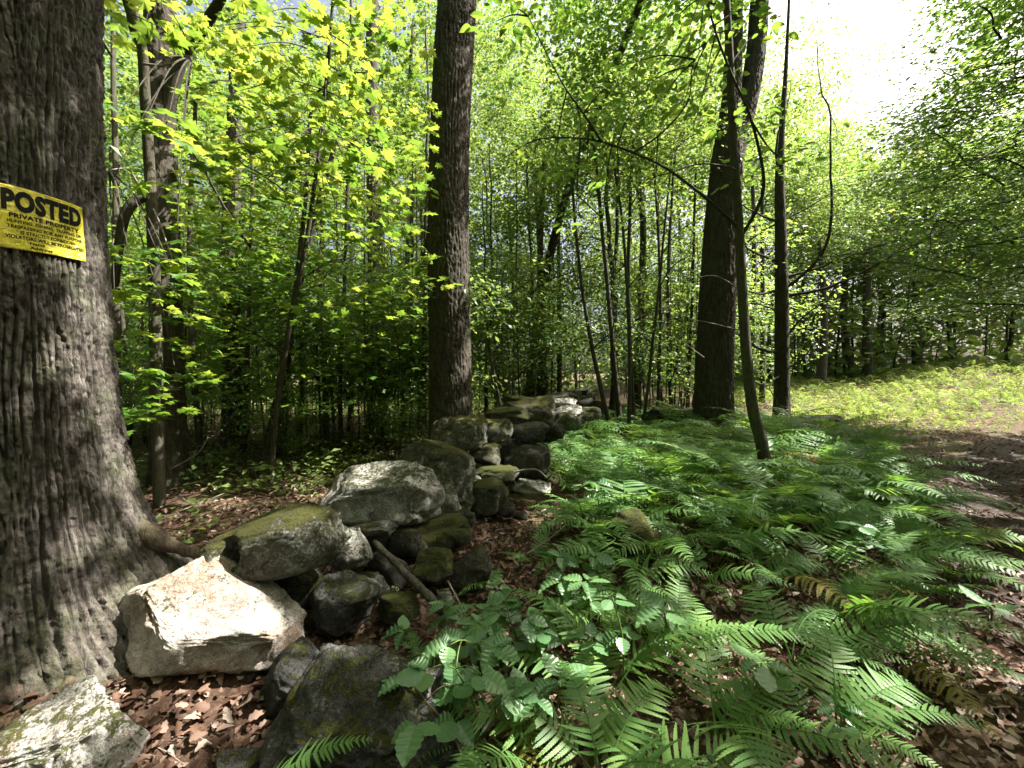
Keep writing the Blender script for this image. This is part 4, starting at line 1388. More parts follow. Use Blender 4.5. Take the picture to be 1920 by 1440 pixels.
wall = thing('stone_wall', 'tumbled dry stone wall of mossy fieldstones running back into the wood', 'wall', (-1.0, 2.9, float(hgt(-1.0, 2.9))))
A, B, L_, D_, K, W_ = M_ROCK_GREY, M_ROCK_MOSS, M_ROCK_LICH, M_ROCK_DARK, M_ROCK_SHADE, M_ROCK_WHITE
STONES = [
    # px, py, w, h, depth, material, seed, roll, deep, label, sub
    (386, 1172, 345, 240, 1.75, W_, 3, -14, .75, 'big pale sunlit boulder at the near end of the wall', 6),
    (520, 1016, 266, 142, 2.02, L_, 8, 19, .75, 'long rounded mossy stone with a dark hollow near its end', 6),
    (714, 934, 242, 130, 2.95, A, 12, 6, .8, 'broad pale boulder with one sunlit shoulder', 5),
    (815, 879, 160, 114, 3.65, L_, 15, -16, .9, 'rounded mossy boulder behind the broad pale one', 5),
    (862, 812, 106, 66, 4.15, L_, 18, 8, .9, 'mossy stone perched on top in front of the middle trunk', 5),
    (927, 808, 72, 46, 4.5, L_, 19, 0, 1., None, 4),
    (993, 812, 74, 44, 4.7, D_, 20, 6, 1., None, 4),
    (910, 853, 62, 46, 4.2, L_, 23, 0, 1., None, 4),
    (986, 864, 94, 62, 4.4, K, 24, 8, 1., None, 4),
    (916, 928, 78, 66, 3.75, B, 25, 6, 1., 'moss-covered stone at the foot of the wall', 4),
    (930, 893, 92, 42, 4.0, B, 26, 10, 1., None, 4),
    (955, 780, 100, 34, 5.3, B, 27, -4, 1., None, 4),
    (988, 772, 108, 62, 5.9, L_, 28, 8, 1., None, 4),
    (975, 754, 70, 28, 6.6, B, 29, 0, 1., None, 4),
    (1040, 806, 36, 36, 5.0, K, 30, 0, 1., None, 4),
    (1062, 790, 60, 36, 5.6, L_, 31, 0, 1., None, 4),
    (1044, 744, 48, 20, 8.0, A, 32, 6, 1., None, 4),
    (1070, 741, 44, 18, 8.4, D_, 33, 0, 1., None, 4),
    (1055, 756, 56, 20, 7.6, A, 34, 0, 1., None, 4),
    (1062, 772, 62, 26, 7.2, A, 35, 6, 1., None, 4),
    (1092, 756, 40, 30, 8.0, K, 36, 0, 1., None, 4),
    (1100, 775, 54, 26, 7.4, L_, 37, 0, 1., None, 4),
    (1118, 764, 30, 26, 8.6, K, 38, 0, 1., None, 4),
    (1090, 736, 36, 18, 9.2, K, 39, 0, 1., None, 4),
    (650, 1040, 90, 88, 2.45, A, 40, 14, 1., 'grey angular stone wedged below the long mossy one', 5),
    (648, 1134, 126, 106, 2.1, M_ROCK_DARK, 41, -24, .9, 'dark stone half covered in yellow moss under the wall', 5),
    (757, 1020, 74, 56, 2.85, K, 42, 0, 1., None, 4),
    (815, 1063, 76, 62, 2.65, B, 43, 0, 1., 'round stone capped with moss at the foot of the broad boulder', 5),
    (886, 1066, 78, 74, 2.7, K, 44, 0, 1., None, 4),
    (852, 1010, 68, 44, 2.95, B, 45, 0, 1., None, 4),
    (748, 1136, 84, 50, 2.25, B, 46, 0, 1., None, 4),
    (836, 1121, 32, 38, 2.35, A, 47, 0, 1., None, 4),
    (866, 972, 54, 38, 3.2, K, 48, 0, 1., None, 4),
    (694, 992, 100, 30, 2.7, D_, 49, 10, 1., None, 4),
    (728, 1066, 84, 66, 2.6, K, 50, 0, 1., None, 4),
    (842, 950, 48, 50, 3.25, A, 51, 0, 1., None, 4),
    (998, 912, 74, 26, 4.0, A, 52, -4, 1., 'flat pale stone lying in dead leaves beside the wall', 4),
    (950, 955, 34, 26, 3.7, K, 53, 0, 1., None, 4),
    (975, 968, 30, 18, 3.6, K, 54, 0, 1., None, 4),
    (560, 1110, 120, 80, 2.15, K, 55, 0, 1., None, 4),
    (470, 1135, 180, 80, 2.1, K, 56, 0, .8, None, 4),
    (790, 1000, 90, 60, 3.1, K, 57, 0, 1., None, 4),
    (860, 915, 80, 60, 4.0, K, 58, 0, 1., None, 4),
    (780, 950, 120, 70, 3.4, K, 59, 0, 1., None, 4),
    (700, 925, 90, 60, 3.5, K, 60, 0, 1., None, 4),
    (950, 840, 90, 70, 4.9, K, 61, 0, 1., None, 4),
    (1010, 800, 90, 60, 6.3, K, 62, 0, 1., None, 4),
    (1060, 780, 90, 50, 8.2, K, 63, 0, 1., None, 4),
    (560, 968, 90, 40, 3.0, B, 64, 0, 1., None, 4),
    (235, 1290, 130, 66, 1.72, K, 65, 0, 1., 'small brown stone propping the big pale boulder', 4),
    (430, 1262, 170, 90, 1.8, K, 66, 0, .8, None, 4),
    (690, 1105, 90, 60, 2.45, K, 67, 0, 1., None, 4),
]
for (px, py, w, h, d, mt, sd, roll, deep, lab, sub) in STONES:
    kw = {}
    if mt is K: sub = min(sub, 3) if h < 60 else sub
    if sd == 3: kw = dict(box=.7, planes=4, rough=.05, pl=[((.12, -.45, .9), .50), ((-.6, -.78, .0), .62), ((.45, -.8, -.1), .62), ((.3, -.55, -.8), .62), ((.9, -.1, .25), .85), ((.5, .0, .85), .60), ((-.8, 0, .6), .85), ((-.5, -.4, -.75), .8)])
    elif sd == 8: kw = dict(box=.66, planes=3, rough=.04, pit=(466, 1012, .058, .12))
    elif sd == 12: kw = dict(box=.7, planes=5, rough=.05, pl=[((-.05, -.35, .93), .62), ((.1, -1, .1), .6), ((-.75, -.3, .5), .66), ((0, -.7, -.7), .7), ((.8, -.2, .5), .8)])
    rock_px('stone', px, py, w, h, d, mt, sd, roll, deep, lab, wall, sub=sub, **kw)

rw = np.random.default_rng(61)
for k in range(46):
    f = rw.uniform(.28, .93)
    q = curve(np.hstack([WALL, np.zeros((len(WALL), 1))]), 200)[int(f * 199)]
    if q[1] < 2.6: continue
    sz = rw.uniform(.26, .46)
    x, y = q[0] + rw.normal() * .2 - (.12 if q[1] > 5.0 else -.05), q[1] + rw.normal() * .1 + .15
    lvl = rw.choice([.0, .3, .55]) if q[1] > 5.0 else 0.0
    d_ = y - .16 * sz
    w_, h_ = sz * rw.uniform(1.0, 1.6) * FPX / d_, sz * rw.uniform(.6, .85) * FPX / d_
    px, py = proj((x, y, float(hgt(x, y)) + lvl + .3 * sz))
    rock_px('stone', px, py, w_, h_, d_, [B, L_, K, A, L_][k % 5], 800 + k, rw.uniform(-14, 14), 1., None, wall, sub=4 if y < 6 else 3)

rock_px('boulder', 95, 1415, 330, 200, 1.32, M_ROCK_CORNER, 71, 6, .9, 'pale moss-edged boulder in the bottom corner below the furrowed tree', sub=6, planes=5, pl=[((0, -.3, .95), .6), ((.4, -.85, .2), .62)])
rock_px('boulder', 30, 1312, 190, 100, 1.58, M_ROCK_LICH, 72, -10, .9, 'low stone with yellow moss among the roots of the furrowed tree', sub=5)
rock_px('boulder', 690, 1395, 380, 320, 1.42, M_ROCK_DARK, 73, -24, .7, 'broad dark slab of rock with moss, half covered by leaves and ferns', sub=6, planes=4, box=.72, rough=.07, pl=[((-.4, -.45, .75), .58), ((.5, -.8, .1), .7), ((-.3, -.9, .2), .7)])
rock_px('boulder', 556, 1272, 124, 120, 1.68, M_ROCK_DARK, 74, -30, .9, 'dark grey tilted stone behind the single bright fern frond', sub=5)
rock_px('boulder', 450, 1440, 110, 70, 1.4, M_ROCK_DARK, 77, 0, .9, 'small dark stone in dead leaves at the bottom edge', sub=4)
rock_px('boulder', 1184, 1002, 104, 90, 3.15, M_ROCK_MOSS, 75, 4, 1., 'mossy green stone among ferns and dead leaves', sub=5)
rock_px('boulder', 1262, 782, 110, 40, 8.8, M_ROCK_SHADE, 76, 0, .9, 'dark low rock left of the forked tree', sub=4)
rock_px('boulder', 1535, 798, 120, 42, 8.6, M_ROCK_SHADE, 78, 0, .9, 'dark low rock at the edge of the sunny clearing', sub=4)
rock_px('boulder', 1430, 800, 120, 30, 8.9, M_ROCK_SHADE, 79, 0, .9, 'dark flat rock between forked tree and bare-branched tree', sub=4)

# fallen branch leaning on the wall foot, and sticks
bl = trunk_px([(703, 1018, 2.55), (735, 1048, 2.45), (768, 1082, 2.35), (805, 1118, 2.28), (830, 1145, 2.2)])
V, T = tube(curve(bl, 40) + .006 * np.stack([vnoise(curve(bl, 40) * 16, q) for q in (1, 2, 3)], 1), np.linspace(.018, .026, 40), 12)
V = V + .004 * np.stack([fbm(V * 45 + q * 9, 5, 3) for q in (1, 2, 3)], 1)
tag(link('fallen_branch', mesh_np('fallen_branch', V, T, M_BARK_SAP)), 'dead grey branch leaning against the stones below the broad boulder', 'branch')
for k, (pts, lab, rr_) in enumerate([
    ([(1060, 985, 3.3), (1030, 1010, 3.15), (985, 1040, 3.0)], 'thin pale stick lying in dead leaves beside the wall', .007),
    ([(840, 1090, 2.35), (856, 1120, 2.25), (870, 1145, 2.2)], 'short stick standing before the round mossy stone', .006),
    ([(225, 1350, 1.45), (250, 1385, 1.4), (262, 1402, 1.38)], 'thin dark stick beside the corner boulder', .005),
    ([(940, 890, 4.1), (1000, 880, 3.9), (1025, 895, 3.85)], 'bleached stick resting on dark wall stones', .011),
    ([(1035, 800, 4.9), (1065, 775, 4.9), (1110, 800, 4.8)], 'bare twig arching over the far wall stones', .008),
    ([(245, 1015, 2.9), (300, 975, 3.4), (420, 925, 4.0)], 'long thin stick on the floor behind the furrowed tree', .008),
    ([(320, 880, 3.6), (370, 850, 3.6), (390, 820, 3.6)], 'pale bent twig behind the furrowed tree', .006)]):
    V, T = tube(curve(trunk_px(pts), 16), np.linspace(rr_, rr_ * .5, 16), 7)
    tag(link('stick', mesh_np('stick', V, T, M_TWIG_PALE)), lab, 'stick')


# ------------------------------------------------------------------ ferns
def frond_mesh(seed, a0, a1, npair=25, lobes=8, twist=0., droop=.25, mat=None):
    r = np.random.default_rng(seed)
    n = 60
    t = np.linspace(0, 1, n)
    ang = a0 + (a1 - a0) * t ** .9
    y = np.concatenate([[0], np.cumsum(np.cos(ang[:-1]))]) / (n - 1)
    z = np.concatenate([[0], np.cumsum(np.sin(ang[:-1]))]) / (n - 1)
    x = twist * t ** 2
    ctr = np.stack([x, y, z], 1)
    tg = norm(np.gradient(ctr, axis=0))
    parts = [tube(ctr, np.linspace(.0065, .0012, n), 4, False)]
    rn = [np.full(len(parts[0][0]), .1)]
    for k in range(npair):
        tt = min(.992, .2 + .79 * (k / (npair - 1)) ** .92 + r.normal() * .004)
        idx = tt * (n - 1)
        i0 = int(min(idx, n - 2)); f = idx - i0
        c = ctr[i0] * (1 - f) + ctr[i0 + 1] * f
        tv = tg[i0]
        sv = norm(np.cross(tv, np.array([0, 0, 1.]) + 1e-6))
        nv = np.cross(sv, tv)
        L = .235 * min(1, .55 + (tt - .2) / .18) * (1 - tt) ** .72 + .012
        for s in (1, -1):
            if r.random() < .03: continue
            fw = .22 + .25 * tt + r.normal() * .09
            d = norm(sv * s + tv * fw + nv * (.10 + r.normal() * .06))
            ll = L * r.uniform(.82, 1.08)
            nl = max(3, int(lobes * 1.5 * (ll / .235) ** .6 + 1))
            u = np.linspace(0, 1, nl + 1)
            cu = np.cross(nv, d) * s
            mid = c + ll * u[:, None] * d - (droop + r.normal() * .12) * ll * (u ** 2)[:, None] * nv + .10 * ll * (u ** 2)[:, None] * tv
            wdt = .13 * ll * (1 - u) ** .6 + .003
            wdt = np.minimum(wdt, .0115 + .004 * (1 - tt)) * (1 - u) ** .25
            V = [mid]
            T = []
            o = nl + 1
            vs_ = []
            for sg in (1, -1):
                side = norm(np.cross(nv, d)) * sg
                for q in range(nl):
                    w0 = wdt[q]
                    p1 = mid[q] * .72 + mid[q + 1] * .28 + side * w0 * .86
                    p2 = mid[q] * .10 + mid[q + 1] * .90 + side * w0 * .96 + d * ll * .03
                    vs_ += [p1, p2]
                    T += [(q, o, o + 1), (q, o + 1, q + 1)] if sg > 0 else [(q, o + 1, o), (q, q + 1, o + 1)]
                    o += 2
            V = np.vstack([mid, np.array(vs_)])
            parts.append((V, np.array(T)))
            rn.append(np.full(len(V), .15 + .5 * r.random()))
    V, T = join(parts)
    return mesh_np('frond', V, T, mat or M_FERN, False, np.concatenate(rn))


FROND = [frond_mesh(500 + k, math.radians([76, 66, 58, 70, 50, 80, 42][k]), math.radians([-30, -24, -14, -42, -10, -52, -12][k]), 25, 8, [.05, -.08, .1, -.04, .08, 0, -.06][k]) for k in range(7)]
FROND_LO = [frond_mesh(520 + k, math.radians([80, 70, 62, 76][k]), math.radians([-30, -20, -12, -40][k]), 20, 4, [.05, -.08, .1, 0][k]) for k in range(4)]
FROND_OLD = [frond_mesh(540 + k, math.radians(60 - 20 * k), math.radians(-40), 22, 6, .1, .45, M_FERN_OLD) for k in range(2)]
FERNS = []


def fern(x, y, size, nfr, az0=None, spread=6.28, label=None, group=None, lo=False, r=None, var=None, flat=0.):
    r = r or np.random.default_rng(int(abs(x * 1000 + y * 77)) + 1)
    z = float(hgt(x, y))
    t = thing('fern', label or 'green lacy fern in the dense fern bed between wall and path', 'fern', (x, y, z), group)
    a = r.random() * 6.28
    for k in range(nfr):
        az = (a + k * 6.28 / nfr + r.normal() * .25) if az0 is None else az0 + (k / max(1, nfr - 1) - .5) * spread + r.normal() * .12
        s = size * r.uniform(.6, 1.15)
        fr = (FROND_LO if lo else FROND)
        me = fr[(var if var is not None else r.integers(0, len(fr))) % len(fr)]
        if var is None and r.random() < .05: me = FROND_OLD[k % 2]
        M = Matrix.Rotation(az - math.pi / 2, 4, 'Z') @ Matrix.Rotation(flat + r.normal() * .08, 4, 'X') @ Matrix.Rotation(r.normal() * .18, 4, 'Y') @ Matrix.Diagonal((s * r.uniform(.85, 1.15), s, s, 1))
        link('frond', me, t, Matrix.Translation((r.normal() * .02, r.normal() * .02, 0)) @ M)
    FERNS.append((x, y))
    return t


# the nearest ferns, placed one by one: ground px, size, fronds, direction
NEARF = [
    (640, 1500, .36, 3, 60, 1.4, 'fern with few broad fronds at the bottom edge before the dark slab', None),
    (1000, 1440, .46, 5, 150, 2.2, 'fern with fronds arching over the dark slab', None),
    (1120, 1475, .52, 6, 60, 3.2, 'large fern at the bottom edge beside the dark slab', None),
    (1340, 1400, .60, 6, -10, 2.6, 'large fern with a partly sunlit frond at the bottom right', None),
    (1480, 1250, .62, 6, 10, 2.2, 'large arching fern above the bottom right corner', None),
    (1560, 1180, .66, 6, -30, 2.0, 'fern whose long frond droops toward the path', None),
    (1270, 1230, .55, 6, None, 6.28, 'fern beside the tall green-stemmed plant', None),
    (1660, 1060, .62, 6, -5, 2.6, 'fern leaning out over the path edge', None),
    (1430, 1100, .6, 7, None, 6.28, 'full fern in front of the curved sapling', None),
    (830, 1290, .30, 3, 170, 1.6, 'small fern growing over the dark slab edge', None),
    (770, 1110, .30, 3, 160, 1.2, 'yellowing fern under the fallen branch', None),
    (935, 1120, .36, 4, 150, 2.4, 'fern beside the round mossy stone at the wall foot', None),
    (1000, 1060, .34, 4, None, 6.28, 'small fern in the dead leaves beside the wall', None),
    (1100, 960, .38, 5, 160, 2.6, 'fern reaching toward the wall over bare dead leaves', None),
    (1560, 1400, .5, 5, 20, 2.5, 'low fern in the bottom right near the path', None),
    (760, 1560, .36, 4, 80, 2.2, 'low fern at the bottom edge in front of the dark slab', None),
    (900, 1560, .42, 4, 70, 2.4, 'fern at the bottom edge right of the dark slab', None),
    (1660, 1250, .42, 4, -20, 2.2, 'small fern at the path edge in the bottom right', None),
]
for (px, py, sz, nf, az, sp, lab, var) in NEARF:
    p = G(px, min(py, 1560))
    fern(p[0], p[1], sz * (1.2 if sz > .4 else 1.05), nf, None if az is None else math.radians(az), sp, lab, None, False, None, var)

fern(-.86, 1.2, .50, 1, math.radians(22), .1, 'single bright fern frond beside the tilted dark stone', None, False, None, 1)
rf = np.random.default_rng(88)
BED = [(1040, 800), (1180, 790), (1480, 805), (1640, 850), (1730, 930), (1790, 1040), (1740, 1200), (1640, 1330), (1520, 1500), (950, 1500), (900, 1400), (1130, 1250), (1060, 1120), (1130, 1060), (1080, 960), (1050, 880)]


def inside(px, py, poly):
    c = False
    j = len(poly) - 1
    for i in range(len(poly)):
        (xi, yi), (xj, yj) = poly[i], poly[j]
        if (yi > py) != (yj > py) and px < (xj - xi) * (py - yi) / (yj - yi) + xi: c = not c
        j = i
    return c


tries = n_f = 0
CX = rf.uniform(-.3, 9, 30000); CY = 1.3 + 8.7 * rf.random(30000) ** 1.15
CZ = hgt(CX, CY)
while n_f < 235 and tries < 30000:
    x, y, z = float(CX[tries]), float(CY[tries]), float(CZ[tries])
    tries += 1
    px, py = proj((x, y, z))
    if not inside(px, py, BED): continue
    if 1195 < px < 1330 and 985 < py < 1060: continue
    if min((a - x) ** 2 + (b - y) ** 2 for a, b in FERNS) < (.40 if y < 2.7 else .24 + .03 * min(y, 3.2)) ** 2: continue
    far_ = y > 4.2
    lab = 'green fern in the back of the bed below the forked tree' if far_ else 'green lacy fern in the dense fern bed between wall and path'
    fern(x, y, rf.uniform(.55, .85) * (1 + .45 * float(sstep(2.6, 4.0, y))), int(rf.integers(4, 7)), None, 6.28, lab, 'ferns at the back of the bed' if far_ else 'ferns in the bed', y > 5.0, rf)
    n_f += 1


# ------------------------------------------------------------------ broad-leaved plants among the ferns
LEAFM = [mesh_np('leaf', OVATE[0] * np.array([1, 1, q]), OVATE[1], M_HERB, False, np.full(len(OVATE[0]), .15 + .2 * k)) for k, q in enumerate((1., .5, 1.5, -.2))]


def herb(p, h, whorls, leafsize, label, group=None, lean=(0, 0), stem=M_STEM, seed=0, per=5, trif=False):
    r = np.random.default_rng(seed + 17)
    t = thing('leafy_plant', label, 'plant', p, group)
    top = np.array([lean[0], lean[1], h])
    cv = curve([(0, 0, -.03), top * .5 + np.array([.02, 0, .03]), top], 14)
    link('stem', mesh_np('stem', *tube(cv, np.linspace(.006, .003, 14), 6), stem), t)
    for w in range(whorls):
        f = 1 - .42 * w / max(1, whorls - 1) if whorls > 1 else 1
        c = cv[int(f * 13)]
        a0 = r.random() * 6.28
        if trif:   # a leaf stalk with three leaflets
            for s_ in range(per):
                a = a0 + s_ * 6.28 / per
                e = c + np.array([math.cos(a), math.sin(a), .25]) * leafsize * r.uniform(.8, 1.2)
                ls_ = link('leaf_stalk', mesh_np('leaf_stalk', *tube(curve([c, (c + e) / 2 + np.array([0, 0, .02]), e], 6), .0022, 5), stem), t)
                for da in (-1.15, 0, 1.15):
                    hd = np.array([math.cos(a + da), math.sin(a + da), -.12])
                    link('leaf', LEAFM[r.integers(0, 4)], ls_, frame(e + hd * .008, np.array([0, 0, 1.]) + r.normal(size=3) * .2, hd, leafsize * r.uniform(.8, 1.1) * (1.1 if da == 0 else .9)))
        else:
            for s_ in range(per):
                a = a0 + s_ * 6.28 / per + r.normal() * .15
                hd = np.array([math.cos(a), math.sin(a), .05 - .2 * r.random()])
                link('leaf', LEAFM[r.integers(0, 4)], t, frame(c + hd * .02, np.array([0, 0, 1.]) + r.normal(size=3) * .22, hd, leafsize * r.uniform(.75, 1.2)))
    return t


for k, (px, py, h, wh, ls, per, trif, lab) in enumerate([
    (800, 1300, .22, 1, .085, 3, True, 'three-leaflet plant reaching over the dark slab'),
    (850, 1270, .26, 2, .09, 3, True, 'leafy bramble plant above the dark slab'),
    (905, 1260, .22, 2, .085, 3, True, 'bramble plant with pleated leaves behind the dark slab'),
    (970, 1270, .24, 2, .09, 3, True, 'bramble plant at the edge of the fern bed'),
    (960, 1380, .16, 1, .095, 4, False, 'rounded four-leaved plant right of the dark slab'),
    (1030, 1360, .18, 1, .09, 4, False, 'heart-leaved plant among the near ferns'),
    (930, 1170, .16, 1, .075, 3, False, 'three-leaved seedling on the dead leaves near the wall'),
    (1040, 1170, .24, 2, .10, 5, False, 'leafy plant with broad pale leaves beside the near fern'),
    (1100, 1190, .28, 2, .095, 5, False, 'taller leafy plant in the middle of the near plants'),
    (1060, 1110, .22, 1, .10, 5, False, 'whorl of broad leaves on bare litter'),
    (1120, 1130, .26, 2, .085, 4, False, 'leafy stem behind the whorl of broad leaves'),
    (1170, 1300, .40, 2, .075, 5, False, 'tall plant with a pale green stem and starry top'),
    (1240, 1260, .30, 2, .105, 4, False, 'plant with large shiny pale leaves among the ferns'),
    (1120, 985, .34, 3, .10, 4, False, 'upright leafy plant with yellow-green tip beside the wall'),
    (1160, 1000, .22, 1, .10, 5, False, 'broad-leaved plant behind the mossy stone'),
    (1330, 960, .20, 1, .11, 5, False, 'pale broad-leaved plant left of the curved sapling'),
    (1380, 985, .22, 1, .11, 5, False, 'pale broad-leaved plant just before the curved sapling'),
    (1250, 905, .22, 1, .12, 5, False, 'broad-leaved plant among ferns behind the mossy stone'),
    (1530, 1000, .32, 2, .09, 4, False, 'slim upright plant right of the curved sapling'),
    (1620, 1060, .26, 2, .09, 4, False, 'leafy plant in the ferns near the path'),
    (1560, 1420, .14, 2, .06, 5, False, 'small round-leaved plant in shade at the bottom right'),
    (1850, 1190, .16, 1, .09, 5, False, 'low leafy plant on the path edge'),
    (1830, 1100, .18, 1, .09, 5, False, 'low leafy plant behind the path-edge fern'),
    (760, 1380, .12, 1, .07, 4, False, 'small seedling in the gap right of the dark slab'),
    (870, 1420, .12, 1, .06, 4, False, 'small dark seedling under the fern at the bottom edge'),
    (1010, 1240, .20, 2, .08, 3, True, 'bramble sprig between bramble and whorled plant'),
    (1090, 1290, .20, 1, .09, 5, False, 'low broad leaves in shade under the pale-stemmed plant'),
    (1400, 1330, .2, 1, .085, 5, False, 'dark broad leaves between the two large near ferns'),
    (905, 1430, .34, 2, .085, 3, True, 'bramble arching over the right side of the dark slab'),
    (935, 1395, .36, 2, .085, 3, True, 'tall bramble at the right end of the dark slab'),
    (880, 1470, .26, 1, .09, 3, True, 'three-leaflet spray in front of the dark slab'),
    (975, 1420, .22, 1, .085, 4, False, 'broad leaves hanging over the gap beside the dark slab'),
]):
    p = G(px, py)
    herb(p, h * 1.15, wh, ls * 1.25, lab, None, (random.uniform(-.06, .06) - (.14 if 28 <= k <= 30 else 0), random.uniform(-.05, .05)), M_STEM if k % 3 else M_STEM_BROWN, k, per, trif)

# ------------------------------------------------------------------ loose cover: dead leaves, twigs, low green
rl = np.random.default_rng(99)


def scatter(n, rmin, rmax, amin, amax, power=1.6):
    d = rmin * (rmax / rmin) ** (rl.random(n) ** power)
    a = rl.uniform(amin, amax, n)
    return d * np.sin(a), d * np.cos(a)


CURL = oval_leaf(.26, 6, .16, .30, .22, .2)
CURL2 = oval_leaf(.34, 6, -.12, -.25, .18, .1)
lp = []
for tv, cnt_, r0, r1, amin, amax, s0, s1, pw, sd in ((CURL, 6000, 1.1, 3.6, -1.1, .95, .022, .062, .9, 5), (CURL2, 5000, 1.1, 3.6, -1.1, .95, .02, .058, .9, 6), (DEAD, 34000, 2.6, 15, -1.0, 1.0, .035, .08, .9, 7)):
    x, y = scatter(cnt_, r0, r1, amin, amax, pw)
    cl = vnoise(np.stack([x * 1.1, y * 1.1, 0 * x], 1), 15)
    k = cl > (-.8 if r0 < 2 else -.55)
    x, y = x[k], y[k]
    nz = norm(np.stack([rl.normal(size=len(x)) * .5, rl.normal(size=len(x)) * .5, np.ones(len(x))], 1))
    z = hgt(x, y) + .004 + rl.random(len(x)) * .04
    lp.append(batch(tv[0], tv[1], np.stack([x, y, z], 1), nz, rl.normal(size=(len(x), 3)), rl.uniform(s0, s1, len(x)), sd))
V, T = join([(a_, b_) for a_, b_, c_ in lp])
rd = np.concatenate([c_ for a_, b_, c_ in lp])
tag(link('leaf_litter', mesh_np('leaf_litter', V, T, M_LITTER, True, rd)), 'brown dead leaves covering the forest floor', 'leaf litter', kind='stuff')

x, y = scatter(420, 1.2, 9, -1.0, 1.0, .9)
tw_ = []
for k in range(len(x)):
    a_ = rl.uniform(0, 6.28); L2 = rl.uniform(.05, .22)
    p0 = np.array([x[k], y[k], float(hgt(x[k], y[k])) + .025]); dv = np.array([math.cos(a_), math.sin(a_), rl.normal() * .15]) * L2
    tw_.append(tube(np.array([p0, p0 + dv * .5 + rl.normal(size=3) * .006, p0 + dv]), np.array([.003, .0025, .0012]) * rl.uniform(.7, 1.8), 4, False))
V, T = join(tw_)
tag(link('twig_litter', mesh_np('twig_litter', V, T, M_TWIG_PALE)), 'small broken twigs strewn over the dead leaves', 'twigs', kind='stuff')

# low green herbs on the floor of the wood at the left
x, y = scatter(60000, 4.0, 40, -.95, .35, .62)
wl = np.interp(y, WALL[:, 1], WALL[:, 0])
cl = vnoise(np.stack([x * .8, y * .8, 0 * x], 1), 25) + .5 * vnoise(np.stack([x * 2.5, y * 2.5, 0 * x], 1), 26)
k = (x < wl - .35) & (cl > (.62 - .10 * np.clip(y - 5, 0, 14)))
x, y = x[k], y[k]
nz = norm(np.stack([rl.normal(size=len(x)) * .4, rl.normal(size=len(x)) * .4, np.ones(len(x))], 1))
z = hgt(x, y) + .02 + rl.random(len(x)) ** 2 * (.25 + .02 * y)
V, T, rd = batch(LEAF4[0], LEAF4[1], np.stack([x, y, z], 1), nz, rl.normal(size=(len(x), 3)), rl.uniform(.05, .10, len(x)) * (1 + .05 * y), 6)
tag(link('undergrowth', mesh_np('undergrowth', V, T, M_GRASS, False, rd)), 'low green leaves on the floor of the wood behind the wall', 'undergrowth', kind='stuff')

# the sunny clearing: low ferns, grass and herbs
n = 52000
x, y = rl.uniform(4, 32, n), rl.uniform(7.5, 24, n)
cl = vnoise(np.stack([x * .7, y * .7, 0 * x], 1), 35)
k = (seg_dist(x, y, PATH) > .75 + .3 * cl) & (x / y > .60 - .02 * (y - 8)) & (cl > -.5)
x, y, cl = x[k], y[k], cl[k]
z = hgt(x, y) + rl.random(len(x)) * (.22 + .22 * np.clip(cl, 0, 1)) * sstep(.7, 2.2, seg_dist(x, y, PATH))
nz = norm(np.stack([rl.normal(size=len(x)) * .6, rl.normal(size=len(x)) * .6, np.ones(len(x))], 1))
MF, MFT = [], []
for q in range(9):
    t_ = .15 + .85 * q / 8
    yy, zz_ = t_ * .8, .55 * math.sin(t_ * 2.2) - .1 * t_
    w_ = .30 * (1 - t_) ** .7 * min(1, t_ * 4) + .02
    for sg in (1, -1):
        o_ = len(MF)
        MF += [(0, yy - .035, zz_), (sg * w_ * .55, yy + .055, zz_ + .015), (sg * w_, yy + .06, zz_ - .05), (sg * w_ * .5, yy - .015, zz_ + .01)]
        MFT += [(o_, o_ + 1, o_ + 2), (o_, o_ + 2, o_ + 3)] if sg < 0 else [(o_, o_ + 2, o_ + 1), (o_, o_ + 3, o_ + 2)]
MF, MFT = np.array(MF, float), np.array(MFT)
sel = rl.random(len(x)) < .17
p3 = np.stack([x, y, hgt(x, y)], 1)
hdg = rl.normal(size=(len(x), 3)) * np.array([1, 1, 0])
nup = norm(np.stack([rl.normal(size=len(x)) * .3, rl.normal(size=len(x)) * .3, np.ones(len(x))], 1))
big_ = sstep(.6, 2.5, seg_dist(x, y, PATH))
A_ = batch(MF, MFT, p3[sel], nup[sel], hdg[sel], (rl.uniform(.25, .6, sel.sum()) * (.35 + .65 * big_[sel])), 7)
p3[:, 2] = z
s2 = ~sel & (rl.random(len(x)) < .55)
B_ = batch(LEAF4[0] * np.array([.45, 1, 1]), LEAF4[1], p3[s2], nz[s2], rl.normal(size=(s2.sum(), 3)) + np.array([0, 0, .6]), rl.uniform(.06, .14, s2.sum()), 8)
V, T = join([A_[:2], B_[:2]])
rd = np.concatenate([A_[2], B_[2]])
tag(link('ground_cover', mesh_np('ground_cover', V, T, M_GRASS, False, rd)), 'sunlit low ferns and grass carpeting the clearing', 'ground cover', kind='stuff')


# ------------------------------------------------------------------ labels that single out the many alike plants
ORD = ['first', 'second', 'third', 'fourth', 'fifth', 'sixth', 'seventh', 'eighth', 'ninth', 'tenth', 'eleventh', 'twelfth', 'thirteenth', 'fourteenth', 'fifteenth', 'sixteenth', 'seventeenth', 'eighteenth', 'nineteenth', 'twentieth']


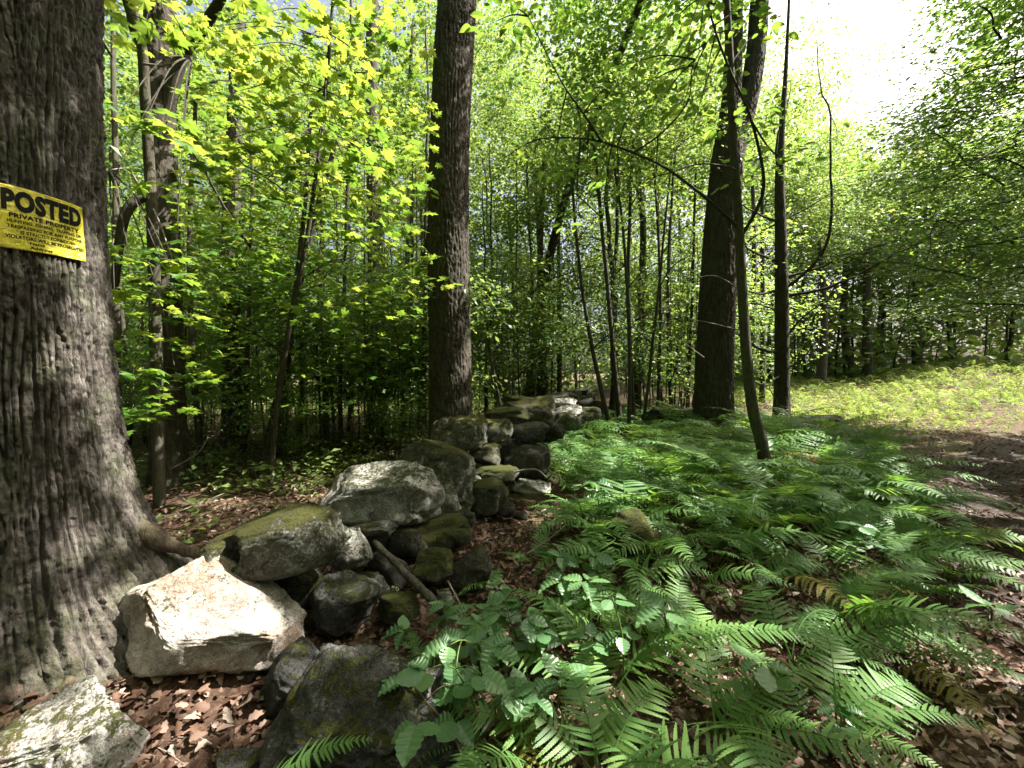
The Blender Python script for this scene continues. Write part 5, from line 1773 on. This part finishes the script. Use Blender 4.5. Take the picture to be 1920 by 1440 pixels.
def row_labels(objs, edges, fmt):
    """name each by its place in its row: rows by distance, order from the left"""
    rows = {}
    for o in objs:
        x, y = o.location.x, o.location.y
        rows.setdefault(int(np.searchsorted(edges, y)), []).append(o)
    for n_row, k in enumerate(sorted(rows)):
        for i_, o in enumerate(sorted(rows[k], key=lambda q: q.location.x / max(.5, q.location.y))):
            o['label'] = fmt.format(i=ORD[min(i_, 19)], row=ORD[min(n_row, 19)])


allo = [o for o in C.objects if o.parent is None and 'group' in o.keys()]
by = {}
for o in allo:
    by.setdefault(o['group'], []).append(o)
F_ = 'leafy sapling'
for gname, edges, fmt in (
    ('ferns in the bed', np.arange(1.2, 9, .42), 'lacy fern, {i} from the wall side in the {row} row of the near fern bed'),
    ('ferns at the back of the bed', np.arange(4.0, 12, .42), 'fern, {i} from the wall side in the {row} row of the back fern bed'),
    ('young trees in the wood behind the wall', np.arange(7, 30, 2.2), 'young leafy tree, {i} from the left in the {row} row behind the wall'),
    ('young trees in the wood beyond the ferns', np.arange(7, 30, 2.2), 'young leafy tree, {i} from the left in the {row} row beyond the ferns'),
    ('trees around the clearing', np.arange(15, 40, 2.0), 'leafy tree, {i} from the left in the {row} row behind the clearing'),
    ('tall trees in the wood', np.arange(8, 30, 2.0), 'tall crowned tree, {i} from the left in the {row} row of the wood'),
    ('tall trees by the clearing', np.arange(8, 30, 1.5), 'tall tree, {i} from the left in the {row} row edging the clearing'),
    ('tall trees behind the viewpoint', np.arange(-12, 9, 1.0), 'tall sky-blocking tree added around the viewpoint, {i} from the left in the {row} row'),
    ('thin stems behind the wall', np.arange(6, 20, .9), 'thin bare sapling, {i} from the left in the {row} row behind the wall'),
    ('thin stems past the wall end', np.arange(6, 20, .9), 'thin bare sapling, {i} from the left in the {row} row past the wall end'),
    ('leafy saplings behind the wall', np.arange(6, 20, .9), 'low leafy sapling, {i} from the left in the {row} row behind the wall'),
    ('leafy saplings past the wall end', np.arange(6, 20, .9), 'low leafy sapling, {i} from the left in the {row} row past the wall end'),
):
    row_labels(by.get(gname, []), edges, fmt)
